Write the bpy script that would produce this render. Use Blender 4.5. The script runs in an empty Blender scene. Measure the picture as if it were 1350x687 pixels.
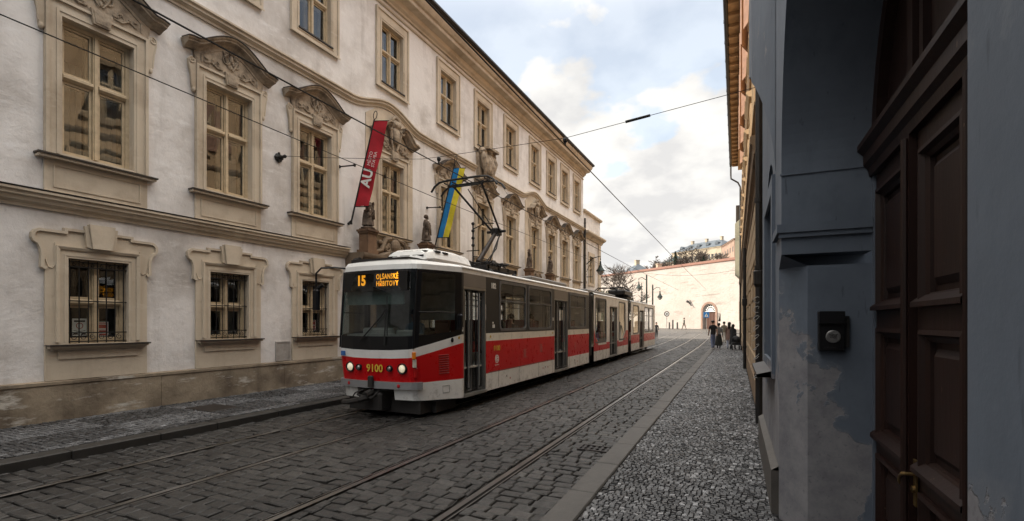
import bpy, bmesh, math, random
import numpy as np
from mathutils import Vector, Matrix, Quaternion
from mathutils.geometry import tessellate_polygon
random.seed(7); rng = np.random.default_rng(11)
R = math.radians; PI = math.pi
scene = bpy.context.scene
COL = scene.collection

# ------------------------------------------------------------------ camera, sky, sun, exposure
EYE = 1.85
cam = bpy.data.cameras.new('camera'); camo = bpy.data.objects.new('camera', cam); COL.objects.link(camo)
camo.location = (0, 0, EYE); camo.rotation_euler = (R(90), 0, R(24.747))
cam.sensor_width = 36; cam.lens = 36*640/1350; cam.shift_y = 81.5/1350
cam.clip_start = .05; cam.clip_end = 3000
scene.camera = camo
SUN = Vector((-.75, -.45, .50)).normalized()
ELEV = math.asin(SUN.z); AZ = math.atan2(SUN.x, SUN.y)
world = bpy.data.worlds.new('World'); scene.world = world; world.use_nodes = True
sl = bpy.data.lights.new('sun', 'SUN'); sl.energy = 2.15; sl.angle = R(.5); sl.color = (1, .93, .82)
so = bpy.data.objects.new('sun', sl); COL.objects.link(so)
so.rotation_euler = (-SUN).to_track_quat('-Z', 'Y').to_euler()
vs = scene.view_settings; vs.view_transform = 'Standard'; vs.look = 'None'; vs.gamma = 1; vs.use_curve_mapping = False
vs.exposure = 1.75

def build_sky():
    nt = world.node_tree; nt.nodes.clear(); N = nt.nodes.new; L = nt.links.new
    out = N('ShaderNodeOutputWorld'); bg = N('ShaderNodeBackground'); bg.inputs['Strength'].default_value = .15
    sky = N('ShaderNodeTexSky'); sky.sky_type = 'NISHITA'; sky.sun_disc = False
    sky.sun_elevation = ELEV; sky.sun_rotation = AZ; sky.air_density = 1.3; sky.dust_density = 3; sky.ozone_density = 1.0
    tc = N('ShaderNodeTexCoord'); sep = N('ShaderNodeSeparateXYZ'); L(tc.outputs['Generated'], sep.inputs[0])
    zz = N('ShaderNodeMath'); zz.operation = 'MAXIMUM'; L(sep.outputs['Z'], zz.inputs[0]); zz.inputs[1].default_value = 0.0
    za = N('ShaderNodeMath'); za.operation = 'ADD'; L(zz.outputs[0], za.inputs[0]); za.inputs[1].default_value = .35
    dv = N('ShaderNodeVectorMath'); dv.operation = 'DIVIDE'; L(tc.outputs['Generated'], dv.inputs[0])
    cb = N('ShaderNodeCombineXYZ')
    for i in range(3): L(za.outputs[0], cb.inputs[i])
    L(cb.outputs[0], dv.inputs[1])
    n1 = N('ShaderNodeTexNoise'); n1.inputs['Scale'].default_value = 3.4; n1.inputs['Detail'].default_value = 8; n1.inputs['Roughness'].default_value = .5
    off = N('ShaderNodeVectorMath'); off.operation = 'ADD'; L(dv.outputs[0], off.inputs[0]); off.inputs[1].default_value = (3.1, 1.7, .4)
    L(off.outputs[0], n1.inputs['Vector'])
    # more cloud low over the end of the street, thinner overhead
    mr = N('ShaderNodeMapRange'); L(sep.outputs['Z'], mr.inputs[0])
    mr.inputs[1].default_value = .26; mr.inputs[2].default_value = .45; mr.inputs[3].default_value = .22; mr.inputs[4].default_value = -.10
    ad = N('ShaderNodeMath'); ad.operation = 'ADD'; L(n1.outputs['Fac'], ad.inputs[0]); L(mr.outputs[0], ad.inputs[1])
    rp = N('ShaderNodeValToRGB'); rp.color_ramp.elements[0].position = .5; rp.color_ramp.elements[1].position = .545
    rp.color_ramp.elements[0].color = (.55, .55, .55, 1)
    L(ad.outputs[0], rp.inputs[0])
    n2 = N('ShaderNodeTexNoise'); n2.inputs['Scale'].default_value = 4.5; n2.inputs['Detail'].default_value = 7; n2.inputs['Roughness'].default_value = .5
    o2 = N('ShaderNodeVectorMath'); o2.operation = 'ADD'; L(dv.outputs[0], o2.inputs[0]); o2.inputs[1].default_value = (7.1, 2.2, .1)
    L(o2.outputs[0], n2.inputs['Vector'])
    cr = N('ShaderNodeValToRGB'); cr.color_ramp.elements[0].position = .40; cr.color_ramp.elements[1].position = .54
    cr.color_ramp.elements[0].color = (1.66, 1.64, 1.62, 1); cr.color_ramp.elements[1].color = (2.12, 2.07, 1.98, 1)
    L(n2.outputs['Fac'], cr.inputs[0])
    mx = N('ShaderNodeMix'); mx.data_type = 'RGBA'; L(rp.outputs[0], mx.inputs[0]); dm = N('ShaderNodeMix'); dm.data_type = 'RGBA'; dm.blend_type = 'MULTIPLY'; dm.inputs[0].default_value = 1; L(sky.outputs[0], dm.inputs[6]); dm.inputs[7].default_value = (.72, .70, .68, 1); L(dm.outputs[2], mx.inputs[6]); L(cr.outputs[0], mx.inputs[7])
    # bright cloud layer added overhead, out of view, to brighten the palace front
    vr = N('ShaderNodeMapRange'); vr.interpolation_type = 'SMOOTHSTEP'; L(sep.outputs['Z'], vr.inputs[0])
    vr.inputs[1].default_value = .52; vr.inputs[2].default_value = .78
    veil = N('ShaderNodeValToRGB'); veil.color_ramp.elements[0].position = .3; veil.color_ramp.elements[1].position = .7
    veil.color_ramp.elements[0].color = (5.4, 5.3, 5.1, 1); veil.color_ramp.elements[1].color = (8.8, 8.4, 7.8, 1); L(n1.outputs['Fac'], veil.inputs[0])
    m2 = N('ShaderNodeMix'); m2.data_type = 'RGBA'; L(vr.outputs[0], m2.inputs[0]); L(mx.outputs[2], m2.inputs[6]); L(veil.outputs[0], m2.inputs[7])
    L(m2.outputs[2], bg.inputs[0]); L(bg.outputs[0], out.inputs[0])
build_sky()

# ------------------------------------------------------------------ materials
def new_mat(name):
    m = bpy.data.materials.new(name); m.use_nodes = True
    return m, m.node_tree, m.node_tree.nodes['Principled BSDF']
def noise(nt, scale, detail=5, rough=.6, coord='Object', vec=None, sc3=None):
    n = nt.nodes.new('ShaderNodeTexNoise'); n.inputs['Scale'].default_value = scale
    n.inputs['Detail'].default_value = detail; n.inputs['Roughness'].default_value = rough
    if vec is None:
        t = nt.nodes.new('ShaderNodeTexCoord'); vec = t.outputs[coord]
    if sc3:
        mp = nt.nodes.new('ShaderNodeMapping'); mp.inputs['Scale'].default_value = sc3; nt.links.new(vec, mp.inputs[0]); vec = mp.outputs[0]
    nt.links.new(vec, n.inputs['Vector']); return n.outputs['Fac']
def ramp(nt, fac, stops):
    r = nt.nodes.new('ShaderNodeValToRGB'); e = r.color_ramp.elements
    while len(e) < len(stops): e.new(.5)
    for k, (p, c) in enumerate(stops):
        e[k].position = p; e[k].color = (*c, 1) if len(c) == 3 else c
    nt.links.new(fac, r.inputs[0]); return r.outputs[0]
def mix(nt, fac, a, b, mode='MIX'):
    m = nt.nodes.new('ShaderNodeMix'); m.data_type = 'RGBA'; m.blend_type = mode
    for s, v in ((0, fac), (6, a), (7, b)):
        if isinstance(v, (int, float)): m.inputs[s].default_value = v
        elif isinstance(v, tuple): m.inputs[s].default_value = (*v, 1)
        else: nt.links.new(v, m.inputs[s])
    return m.outputs[2]
def bump(nt, b, h, strength=.3, dist=.02):
    n = nt.nodes.new('ShaderNodeBump'); n.inputs['Strength'].default_value = strength; n.inputs['Distance'].default_value = dist
    nt.links.new(h, n.inputs['Height']); nt.links.new(n.outputs[0], b.inputs['Normal'])
def simple(name, c, rough=.6, metal=0, var=.25, scale=6, bmp=.12, spec=.4, emit=None):
    """a paint / stone / cloth with a little unevenness in tone and surface"""
    m, nt, b = new_mat(name)
    f = noise(nt, scale, 6, .65)
    lo = tuple(x*(1-var) for x in c); hi = tuple(min(1, x*(1+var*.6)) for x in c)
    nt.links.new(ramp(nt, f, [(.3, lo), (.7, hi)]), b.inputs['Base Color'])
    b.inputs['Roughness'].default_value = rough; b.inputs['Metallic'].default_value = metal
    b.inputs['Specular IOR Level'].default_value = spec
    if bmp: bump(nt, b, noise(nt, scale*9, 4), bmp, .01)
    if emit:
        b.inputs['Emission Color'].default_value = (*emit[0], 1); b.inputs['Emission Strength'].default_value = emit[1]
    return m
def plaster(name, base, dirt, pale, scale=.5, streak=.35, bmp=.35, thr=.52, pale_amt=.5):
    m, nt, b = new_mat(name)
    t = nt.nodes.new('ShaderNodeTexCoord').outputs['Object']
    big = noise(nt, scale, 8, .62, vec=t)
    col = mix(nt, ramp(nt, big, [(thr-.04, (0, 0, 0)), (thr+.22, (.85, .85, .85))]), base, dirt)
    st = noise(nt, 1.3, 6, .6, vec=t, sc3=(1, 1.6, .16))
    col = mix(nt, ramp(nt, st, [(.55, (0, 0, 0)), (.78, (streak,)*3)]), col, dirt)
    sw = noise(nt, 2.4, 5, .7, vec=t, sc3=(1, .5, 1.8))
    col = mix(nt, ramp(nt, sw, [(.56, (0, 0, 0)), (.68, (pale_amt,)*3)]), col, pale)
    fine = noise(nt, 9, 6, .7, vec=t)
    col = mix(nt, ramp(nt, fine, [(.62, (0, 0, 0)), (.72, (.35,)*3)]), col, dirt)
    nt.links.new(col, b.inputs['Base Color']); b.inputs['Roughness'].default_value = .9; b.inputs['Specular IOR Level'].default_value = .2
    h = nt.nodes.new('ShaderNodeMath'); h.operation = 'ADD'; nt.links.new(big, h.inputs[0]); nt.links.new(noise(nt, 4, 8, .7, vec=t), h.inputs[1])
    bump(nt, b, h.outputs[0], bmp, .03)
    return m
def glass_mat(name, tint=(.8, .85, .85), ior=1.5, wob=.0):
    m, nt, b = new_mat(name); nt.nodes.remove(b); o = nt.nodes['Material Output']
    tr = nt.nodes.new('ShaderNodeBsdfTransparent'); tr.inputs[0].default_value = (*tint, 1)
    gl = nt.nodes.new('ShaderNodeBsdfGlossy'); gl.inputs['Roughness'].default_value = .01; gl.inputs[0].default_value = (.95, .97, 1, 1)
    lw = nt.nodes.new('ShaderNodeLayerWeight'); lw.inputs['Blend'].default_value = .5
    pw = nt.nodes.new('ShaderNodeMath'); pw.operation = 'POWER'; nt.links.new(lw.outputs['Facing'], pw.inputs[0]); pw.inputs[1].default_value = 4.6
    f0 = ((ior-1)/(ior+1))**2*1.7
    fr = nt.nodes.new('ShaderNodeMath'); fr.operation = 'MULTIPLY_ADD'; nt.links.new(pw.outputs[0], fr.inputs[0]); fr.inputs[1].default_value = 1-f0; fr.inputs[2].default_value = f0
    if wob:
        bp = nt.nodes.new('ShaderNodeBump'); bp.inputs['Strength'].default_value = wob; bp.inputs['Distance'].default_value = .05
        nt.links.new(noise(nt, .9, 2), bp.inputs['Height'])
        nt.links.new(bp.outputs[0], gl.inputs['Normal'])
    mx = nt.nodes.new('ShaderNodeMixShader')
    nt.links.new(fr.outputs[0], mx.inputs[0]); nt.links.new(tr.outputs[0], mx.inputs[1]); nt.links.new(gl.outputs[0], mx.inputs[2])
    nt.links.new(mx.outputs[0], o.inputs[0]); return m
def attr_stone(name, stops, rough=.55, bmp=.5, bs=40, spec=.5):
    """stones: each carries its own random value in the 'tone' attribute"""
    m, nt, b = new_mat(name)
    a = nt.nodes.new('ShaderNodeAttribute'); a.attribute_name = 'tone'
    col = ramp(nt, a.outputs['Fac'], stops)
    t = nt.nodes.new('ShaderNodeTexCoord').outputs['Object']
    f = noise(nt, 14, 6, .7, vec=t)
    col = mix(nt, ramp(nt, f, [(.4, (0, 0, 0)), (.75, (.55,)*3)]), col, tuple(x*.55 for x in stops[0][1]))
    g = noise(nt, .35, 4, .6, vec=t)
    col = mix(nt, ramp(nt, g, [(.35, (.6,)*3), (.65, (1, 1, 1))]), (.5, .47, .44), (1, 1, 1))if False else mix(nt, 1.0, col, ramp(nt, g, [(.3, (.72, .69, .66)), (.68, (1.1, 1.1, 1.1))]), 'MULTIPLY')
    nt.links.new(col, b.inputs['Base Color']); b.inputs['Specular IOR Level'].default_value = spec
    nt.links.new(ramp(nt, f, [(.3, (rough-.12,)*3), (.7, (rough+.18,)*3)]), b.inputs['Roughness'])
    bump(nt, b, noise(nt, bs, 5, .7, vec=t), bmp, .012)
    return m
M = {}
M['plaster'] = plaster('pale_plaster', (.735, .70, .672), (.36, .32, .285), (.82, .80, .785), thr=.50, bmp=.6, streak=.7)
M['stone'] = plaster('beige_stone', (.56, .475, .37), (.32, .25, .18), (.62, .55, .45), scale=.9, streak=.6, bmp=.3)
M['base_stone'] = plaster('weathered_plinth', (.31, .25, .18), (.10, .075, .055), (.52, .48, .42), scale=1.3, streak=.9, bmp=.8, thr=.45, pale_amt=1.0)
M['portal'] = plaster('brown_sandstone', (.22, .165, .115), (.10, .075, .055), (.30, .24, .17), scale=1.6, streak=.7, bmp=.4, thr=.44)
M['statue'] = plaster('dark_statue_stone', (.17, .13, .10), (.055, .042, .035), (.27, .22, .17), scale=3.5, streak=.6, bmp=.6, thr=.42)
M['ornament'] = plaster('ornament_stone', (.42, .34, .255), (.12, .092, .068), (.54, .46, .36), scale=4.5, streak=.7, bmp=.8, thr=.47)
M['frame'] = simple('cream_window_wood', (.52, .41, .27), .45, var=.2, scale=8)
M['inner_frame'] = simple('inner_window_wood', (.34, .26, .17), .55)
M['dark_metal'] = simple('black_iron', (.018, .017, .017), .5, .3, scale=10)
M['sheet'] = simple('dark_sheet_metal', (.035, .03, .028), .5, .5, scale=4)
M['roof'] = simple('roof_tiles', (.20, .085, .05), .8, scale=3)
M['glass'] = glass_mat('window_glass', (.72, .75, .74), 1.62, .05)
M['tram_glass'] = glass_mat('tram_glass', (.80, .84, .83), 1.42)
M['screen_glass'] = glass_mat('windscreen_glass', (.42, .47, .47), 1.38)
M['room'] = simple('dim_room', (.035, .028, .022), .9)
M['curtain'] = simple('curtain_cloth', (.34, .30, .24), .9, scale=3)
M['blind'] = simple('dark_roller_blind', (.04, .03, .026), .8)
M['paper'] = simple('white_paper', (.7, .69, .66), .8, bmp=0)
M['red_paper'] = simple('red_paper', (.42, .05, .035), .7, bmp=0)
M['ink'] = simple('black_ink', (.02, .02, .02), .7, bmp=0)
M['sill_metal'] = simple('sill_flashing', (.05, .042, .036), .5, .4)
# ------------------------------------------------------------------ mesh builder
class MB:
    def __init__(s): s.v = []; s.f = []; s.m = []; s.mi = 0
    def mat(s, i): s.mi = i; return s
    def add(s, vs, fs, mi=None):
        o = len(s.v); s.v += [tuple(p) for p in vs]
        for f in fs: s.f.append([i+o for i in f]); s.m.append(s.mi if mi is None else mi)
        return s
    def quad(s, a, b, c, d, mi=None): return s.add([a, b, c, d], [(0, 1, 2, 3)], mi)
    def box(s, x0, x1, y0, y1, z0, z1, mi=None):
        v = [(x, y, z) for x in (x0, x1) for y in (y0, y1) for z in (z0, z1)]
        return s.add(v, [(0, 1, 3, 2), (4, 6, 7, 5), (0, 4, 5, 1), (2, 3, 7, 6), (0, 2, 6, 4), (1, 5, 7, 3)], mi)
    def bbox(s, x0, x1, y0, y1, z0, z1, b=.01, mi=None):
        """box with chamfered edges on the +z side and vertical corners"""
        o = [(x0+b, y0), (x1-b, y0), (x1, y0+b), (x1, y1-b), (x1-b, y1), (x0+b, y1), (x0, y1-b), (x0, y0+b)]
        i = [(min(max(x, x0+b), x1-b), min(max(y, y0+b), y1-b)) for x, y in o]
        v = [(x, y, z0) for x, y in o]+[(x, y, z1-b) for x, y in o]+[(x, y, z1) for x, y in i]
        f = [tuple(range(7, -1, -1)), tuple(range(16, 24))]
        for r in (0, 8):
            for k in range(8): f.append((r+k, r+(k+1) % 8, r+8+(k+1) % 8, r+8+k))
        return s.add(v, f, mi)
    def tube(s, pts, r, n=6, cap=True, mi=None):
        pts = [Vector(p) for p in pts]; rs = r if isinstance(r, (list, tuple)) else [r]*len(pts)
        vs, fs = [], []
        up = None
        for i, p in enumerate(pts):
            t = (pts[min(i+1, len(pts)-1)]-pts[max(i-1, 0)])
            if t.length < 1e-9: t = Vector((0, 0, 1))
            t.normalize()
            if up is None or abs(up.dot(t)) > .98: up = Vector((0, 0, 1)) if abs(t.z) < .9 else Vector((1, 0, 0))
            a = up.cross(t).normalized(); b = t.cross(a).normalized(); up = b
            for k in range(n):
                q = 2*PI*k/n; vs.append(p+(a*math.cos(q)+b*math.sin(q))*rs[i])
        for i in range(len(pts)-1):
            for k in range(n): fs.append((i*n+k, i*n+(k+1) % n, (i+1)*n+(k+1) % n, (i+1)*n+k))
        if cap: fs += [tuple(range(n-1, -1, -1)), tuple((len(pts)-1)*n+k for k in range(n))]
        return s.add(vs, fs, mi)
    def lathe(s, prof, cx=0, cy=0, n=16, mi=None, axis='z'):
        vs, fs = [], []
        for r, z in prof:
            for k in range(n):
                a = 2*PI*k/n; c, d = r*math.cos(a), r*math.sin(a)
                vs.append((cx+c, cy+d, z) if axis == 'z' else ((z, cx+c, cy+d) if axis == 'x' else (cx+c, z, cy+d)))
        for i in range(len(prof)-1):
            for k in range(n): fs.append((i*n+k, i*n+(k+1) % n, (i+1)*n+(k+1) % n, (i+1)*n+k))
        fs += [tuple(range(n-1, -1, -1)), tuple((len(prof)-1)*n+k for k in range(n))]
        return s.add(vs, fs, mi)
    def blob(s, c, r, n=8, jit=0, mi=None):
        vs, fs = [], []; rr = r if isinstance(r, (tuple, list)) else (r, r, r)
        for i in range(n+1):
            th = PI*i/n
            for k in range(n*2):
                ph = PI*k/n; j = 1+(random.uniform(-jit, jit) if 0 < i < n else 0)
                vs.append((c[0]+rr[0]*math.sin(th)*math.cos(ph)*j, c[1]+rr[1]*math.sin(th)*math.sin(ph)*j, c[2]+rr[2]*math.cos(th)*j))
        w = n*2
        for i in range(n):
            for k in range(w): fs.append((i*w+k, i*w+(k+1) % w, (i+1)*w+(k+1) % w, (i+1)*w+k))
        return s.add(vs, fs, mi)
    def prism(s, outer, x0, x1, holes=(), mi=None, back=False, ax='x'):
        """polygon in (u,z) pushed from x0 to x1 along the local x axis (ax='x'), or in (x,y) along z (ax='z')"""
        P = (lambda x, p: (x, p[0], p[1])) if ax == 'x' else ((lambda x, p: (p[0], p[1], x)) if ax == 'z' else (lambda x, p: (p[0], x, p[1])))
        loops = [list(outer)]+[list(h) for h in holes]
        flat = [p for l in loops for p in l]
        tr = tessellate_polygon([[Vector((p[0], p[1], 0)) for p in l] for l in loops])
        n = len(flat); vs = [P(x1, p) for p in flat]+[P(x0, p) for p in flat]
        fs = [tuple(t) for t in tr]
        if back: fs += [tuple(i+n for i in reversed(t)) for t in tr]
        o = 0
        for l in loops:
            k = len(l)
            for i in range(k): fs.append((o+i, o+(i+1) % k, n+o+(i+1) % k, n+o+i))
            o += k
        return s.add(vs, fs, mi)
    def sweep(s, path, prof, mi=None, closed=False, cap=True):
        """profile (out, n) carried along a path in (u,z); n points to the left of travel"""
        vs, fs = [], []; m = len(path); k = len(prof)
        for i, (u, z) in enumerate(path):
            def d(a, b):
                v = Vector((path[b][0]-path[a][0], path[b][1]-path[a][1])); return v.normalized() if v.length else Vector((1, 0))
            if closed: t0, t1 = d((i-1) % m, i), d(i, (i+1) % m)
            else: t0 = d(i-1, i) if i else d(0, 1); t1 = d(i, i+1) if i < m-1 else t0
            n0, n1 = Vector((-t0.y, t0.x)), Vector((-t1.y, t1.x)); n = n0+n1
            n = n/max(.3, n.dot(n0)) if n.length > .01 else n0
            for o, h in prof: vs.append((o, u+n.x*h, z+n.y*h))
        for i in range(m if closed else m-1):
            j = (i+1) % m
            for q in range(k): fs.append((i*k+q, i*k+(q+1) % k, j*k+(q+1) % k, j*k+q))
        if not closed and cap: fs += [tuple(range(k)), tuple((m-1)*k+q for q in range(k-1, -1, -1))]
        return s.add(vs, fs, mi)
    def frame(s, u0, u1, z0, z1, w, x0, x1, mi=None):
        s.box(x0, x1, u0, u1, z0, z0+w, mi); s.box(x0, x1, u0, u1, z1-w, z1, mi)
        s.box(x0, x1, u0, u0+w, z0+w, z1-w, mi); s.box(x0, x1, u1-w, u1, z0+w, z1-w, mi); return s
    def wall(s, u0, u1, z0, z1, holes, x=0, depth=.25, mi=None, rmi=None, ulist=()):
        us = sorted({u0, u1, *[h[0] for h in holes], *[h[1] for h in holes], *ulist}); zs = sorted({z0, z1, *[h[2] for h in holes], *[h[3] for h in holes]})
        for a, b in zip(us, us[1:]):
            for c, d in zip(zs, zs[1:]):
                mu, mz = (a+b)/2, (c+d)/2
                if any(h[0] < mu < h[1] and h[2] < mz < h[3] for h in holes): continue
                s.quad((x, a, c), (x, b, c), (x, b, d), (x, a, d), mi)
        for a, b, c, d in holes:
            y = x-depth
            s.quad((x, a, c), (x, a, d), (y, a, d), (y, a, c), rmi); s.quad((x, b, d), (x, b, c), (y, b, c), (y, b, d), rmi)
            s.quad((x, a, d), (x, b, d), (y, b, d), (y, a, d), rmi); s.quad((x, b, c), (x, a, c), (y, a, c), (y, b, c), rmi)
        return s
    def mesh(s, name, mats, smooth=False):
        me = bpy.data.meshes.new(name); me.from_pydata(s.v, [], s.f)
        for m in (mats if isinstance(mats, (list, tuple)) else [mats]): me.materials.append(m)
        me.polygons.foreach_set('material_index', s.m)
        if smooth: me.polygons.foreach_set('use_smooth', [True]*len(s.f))
        me.update(); return me
    def build(s, name, mats, parent=None, smooth=False, loc=None):
        return put(s.mesh(name, mats, smooth), name, parent, loc)
def put(me, name, parent=None, loc=None):
    o = bpy.data.objects.new(name, me); COL.objects.link(o)
    if parent is not None: o.parent = parent
    if loc is not None: o.location = loc
    return o
def tag(o, label=None, cat=None, group=None, kind=None):
    if label: o['label'] = label
    if cat: o['category'] = cat
    if group: o['group'] = group
    if kind: o['kind'] = kind
    return o
def thing(name, label, cat, loc=(0, 0, 0), rz=0, group=None):
    o = bpy.data.objects.new(name, None); COL.objects.link(o); o.location = loc; o.rotation_euler = (0, 0, rz); o.empty_display_size = .3
    return tag(o, label, cat, group)
def text_mesh(name, body, size, mat, parent=None, mtx=None, ext=.002, bold=0.0, align='CENTER', spacing=1.0, line=1.0):
    cu = bpy.data.curves.new(name, 'FONT'); cu.body = body; cu.size = size; cu.extrude = ext; cu.offset = bold
    cu.align_x = align; cu.align_y = 'CENTER'; cu.space_character = spacing; cu.space_line = line; cu.resolution_u = 3
    t = bpy.data.objects.new(name+'_tmp', cu); COL.objects.link(t)
    dg = bpy.context.evaluated_depsgraph_get(); me = bpy.data.meshes.new_from_object(t.evaluated_get(dg))
    bpy.data.objects.remove(t); bpy.data.curves.remove(cu)
    me.name = name; me.materials.clear(); me.materials.append(mat)
    if mtx is not None: me.transform(mtx)
    return put(me, name, parent)
def basis(ex, ey, ez, o=(0, 0, 0)):
    m = Matrix.Identity(4)
    for i in range(3): m[i][0] = ex[i]; m[i][1] = ey[i]; m[i][2] = ez[i]; m[i][3] = o[i]
    return m
SIDE = lambda o: basis((0, 1, 0), (0, 0, 1), (1, 0, 0), o)      # reads from +x
FRONT = lambda o: basis((1, 0, 0), (0, 0, 1), (0, -1, 0), o)    # reads from -y
def arc(cx, cz, r, a0, a1, n, ry=None):
    ry = r if ry is None else ry
    return [(cx+r*math.cos(R(a0+(a1-a0)*i/n)), cz+ry*math.sin(R(a0+(a1-a0)*i/n))) for i in range(n+1)]
def spiral(mb, cu, cz, r0, r1, a0, turns, x, rad, n=14, mi=None):
    pts = []
    for i in range(n+1):
        t = i/n; a = R(a0)+2*PI*turns*t; r = r0+(r1-r0)*t
        pts.append((x, cu+r*math.cos(a), cz+r*math.sin(a)))
    mb.tube(pts, [rad*(1-.5*i/n) for i in range(n+1)], 5, mi=mi)
def rise(y):
    t = min(max((y-36)/50, 0), 1.0); return .8*t*t*(3-2*t)
# ------------------------------------------------------------------ the palace along the left side
FA = math.atan(.0191)
FROOT = Vector((-10.96, 0, 0))
def fpt(o, u, z=0):   # facade coordinates (out, along, up) to world
    return FROOT+Vector((math.cos(FA)*o+math.sin(FA)*u, -math.sin(FA)*o+math.cos(FA)*u, z))
BAYS = [5.03, 7.58, 10.1, 13.4, 16.85, 19.75, 22.65, 25.8, 28.4, 30.85, 33.4]
PORT = (13.4, 25.8); MID = 19.75
palace = thing('baroque_palace', 'long white plastered baroque palace with rows of stone framed windows behind the tram', 'building', FROOT, -FA)
HW = .56
holes = [(u-HW, u+HW, 4.84, 7.27) for u in BAYS]+[(u-HW, u+HW, 9.87, 11.88) for u in BAYS]
holes += [(u-.47, u+.47, 1.46, 3.0) for u in BAYS if u not in PORT and u != MID]
w = MB(); w.wall(-34, 34.95, 0, 12.75, holes, 0, .24, 0, 1)
w.quad((0, 34.95, 0), (-6, 34.95, 0), (-6, 34.95, 12.75), (0, 34.95, 12.75), 0)
w.build('wall', [M['plaster'], M['stone']], palace)
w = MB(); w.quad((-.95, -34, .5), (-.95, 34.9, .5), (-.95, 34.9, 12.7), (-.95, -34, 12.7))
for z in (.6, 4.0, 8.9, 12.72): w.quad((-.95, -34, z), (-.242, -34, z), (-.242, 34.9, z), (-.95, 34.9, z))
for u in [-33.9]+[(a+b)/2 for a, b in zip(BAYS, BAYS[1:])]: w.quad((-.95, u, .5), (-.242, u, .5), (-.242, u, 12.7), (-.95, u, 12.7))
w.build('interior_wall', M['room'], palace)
# plinth
def skip_ports(a, b, cuts):
    out = []; c = a
    for lo, hi in cuts: out.append((c, lo)); c = hi
    out.append((c, b)); return out
w = MB()
for a, b in skip_ports(-34, 34.95, [(12.0, 14.8), (24.4, 27.2)]):
    q = a
    while q < b:
        q1 = min(q+random.uniform(2.2, 3.4), b); w.box(.002, .07+random.uniform(-.006, .006), q+.004, q1-.004, 0, .78); q = q1
    w.box(.002, .055, a, b, 0, .77); w.prism([(.07, .74), (.085, .76), (.085, .81), (.002, .83), (.002, .74)], a, b, ax='y')
w.build('plinth', M['base_stone'], palace)
# string courses, cornice
w = MB(); prof = [(.002, 0), (.04, 0), (.05, .05), (.11, .09), (.13, .15), (.17, .17), (.17, .22), (.21, .24), (.21, .28), (.002, .31)]
for a, b in skip_ports(-34, 34.95, [(11.25, 15.4), (23.7, 27.8)]): w.sweep([(a, 3.80), (b, 3.80)], prof)
w.build('string_course', M['stone'], palace)
w = MB()
for a, b in skip_ports(-34, 34.95, [(11.25, 15.4), (23.7, 27.8)]): w.sweep([(a, 4.112), (b, 4.112)], [(.002, .012), (.22, -.018), (.225, -.015), (.225, -.005), (.002, .022)])
w.build('flashing', M['sill_metal'], palace)
def bulge(c, hw, h, z):
    pts = []
    for i in range(13):
        t = i/12; s = t*t*(3-2*t); pts.append((c-hw*(1-t), z+h*s))
    r = [(2*c-u, q) for u, q in reversed(pts[:-1])]
    return pts+r
path = [(-34, 8.60)]+bulge(13.15, 1.75, .42, 8.60)+[(19.0, 8.60)]
prof = [(.002, 0), (.05, 0), (.05, .05), (.10, .09), (.13, .10), (.13, .15), (.18, .18), (.18, .22), (.002, .25)]
w = MB(); w.sweep(path, prof); w.sweep([(20.5, 8.60)]+bulge(25.65, 1.75, .42, 8.60)+[(34.95, 8.60)], prof)
w.build('upper_string_course', M['stone'], palace)
w = MB(); w.sweep([(-34, 12.42), (34.95, 12.42)], [(.002, 0), (.05, 0), (.07, .03), (.05, .07), (.002, .07)])
w.build('bead', M['stone'], palace)
w = MB(); w.sweep([(-34, 12.62), (35.0, 12.62)], [(.002, 0), (.08, 0), (.09, .06), (.18, .12), (.22, .2), (.24, .24), (.5, .27), (.52, .30), (.52, .40), (.60, .43), (.68, .52), (.72, .60), (.72, .66), (-.1, .68)])
w.build('cornice', M['stone'], palace)
w = MB(); w.sweep([(-34, 13.29), (35.05, 13.29)], [(.50, 0), (.80, 0), (.86, .05), (.86, .12), (.80, .13), (.5, .10)])
w.build('gutter', M['sheet'], palace)
w = MB(); w.quad((.80, -34, 13.38), (.80, 35, 13.38), (-6.5, 35, 16.6), (-6.5, -34, 16.6))
w.quad((-6.5, -34, 16.6), (-6.5, 35, 16.6), (-13.5, 35, 13.4), (-13.5, -34, 13.4)); w.add([(.78, 35, 13.3), (-6.5, 35, 16.6), (-13.5, 35, 13.3)], [(0, 1, 2)])
w.box(-13.2, -13.0, -34, 34.9, 0, 13.3)
w.build('roof', M['roof'], palace)

m = MB(); m.wall(-.5, 14, 0, 15, [(1.2+2.6*k-.5, 1.2+2.6*k+.6, z, z+2) for k in range(5) for z in (1.5, 5, 9)], 0, .2); m.v = [(y, -34-0*x+x, z) for x, y, z in m.v]; m.quad((-.5, -34.2, 0), (14, -34.2, 0), (14, -34.2, 14.9), (-.5, -34.2, 14.9), 1); m.build('added_cross_wall', [M['plaster'], M['room']], palace)  # unseen wall added across the street behind the camera to darken the foreground
def sash(hw, z0, z1, zt, x=-.17):
    m = MB(); f = .065
    m.frame(-hw, hw, z0, z1, f, x-.03, x+.05)
    m.box(x-.03, x+.065, -.042, .042, z0+f, z1-f)
    m.sweep([(-hw+f, zt), (-.044, zt)], [(x-.03, -.06), (x+.05, -.06), (x+.10, -.015), (x+.10, .03), (x+.05, .06), (x-.03, .06)])
    m.sweep([(.044, zt), (hw-f, zt)], [(x-.03, -.06), (x+.05, -.06), (x+.10, -.015), (x+.10, .03), (x+.05, .06), (x-.03, .06)])
    m.box(x+.066, x+.085, -.022, .022, z0+f, z1-f)
    for a, b in ((-hw+f+.004, -.046), (.046, hw-f-.004)):
        for c, d in ((z0+f+.004, zt-.064), (zt+.064, z1-f-.004)): m.frame(a, b, c, d, .038, x-.025, x+.02)
    return m
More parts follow.
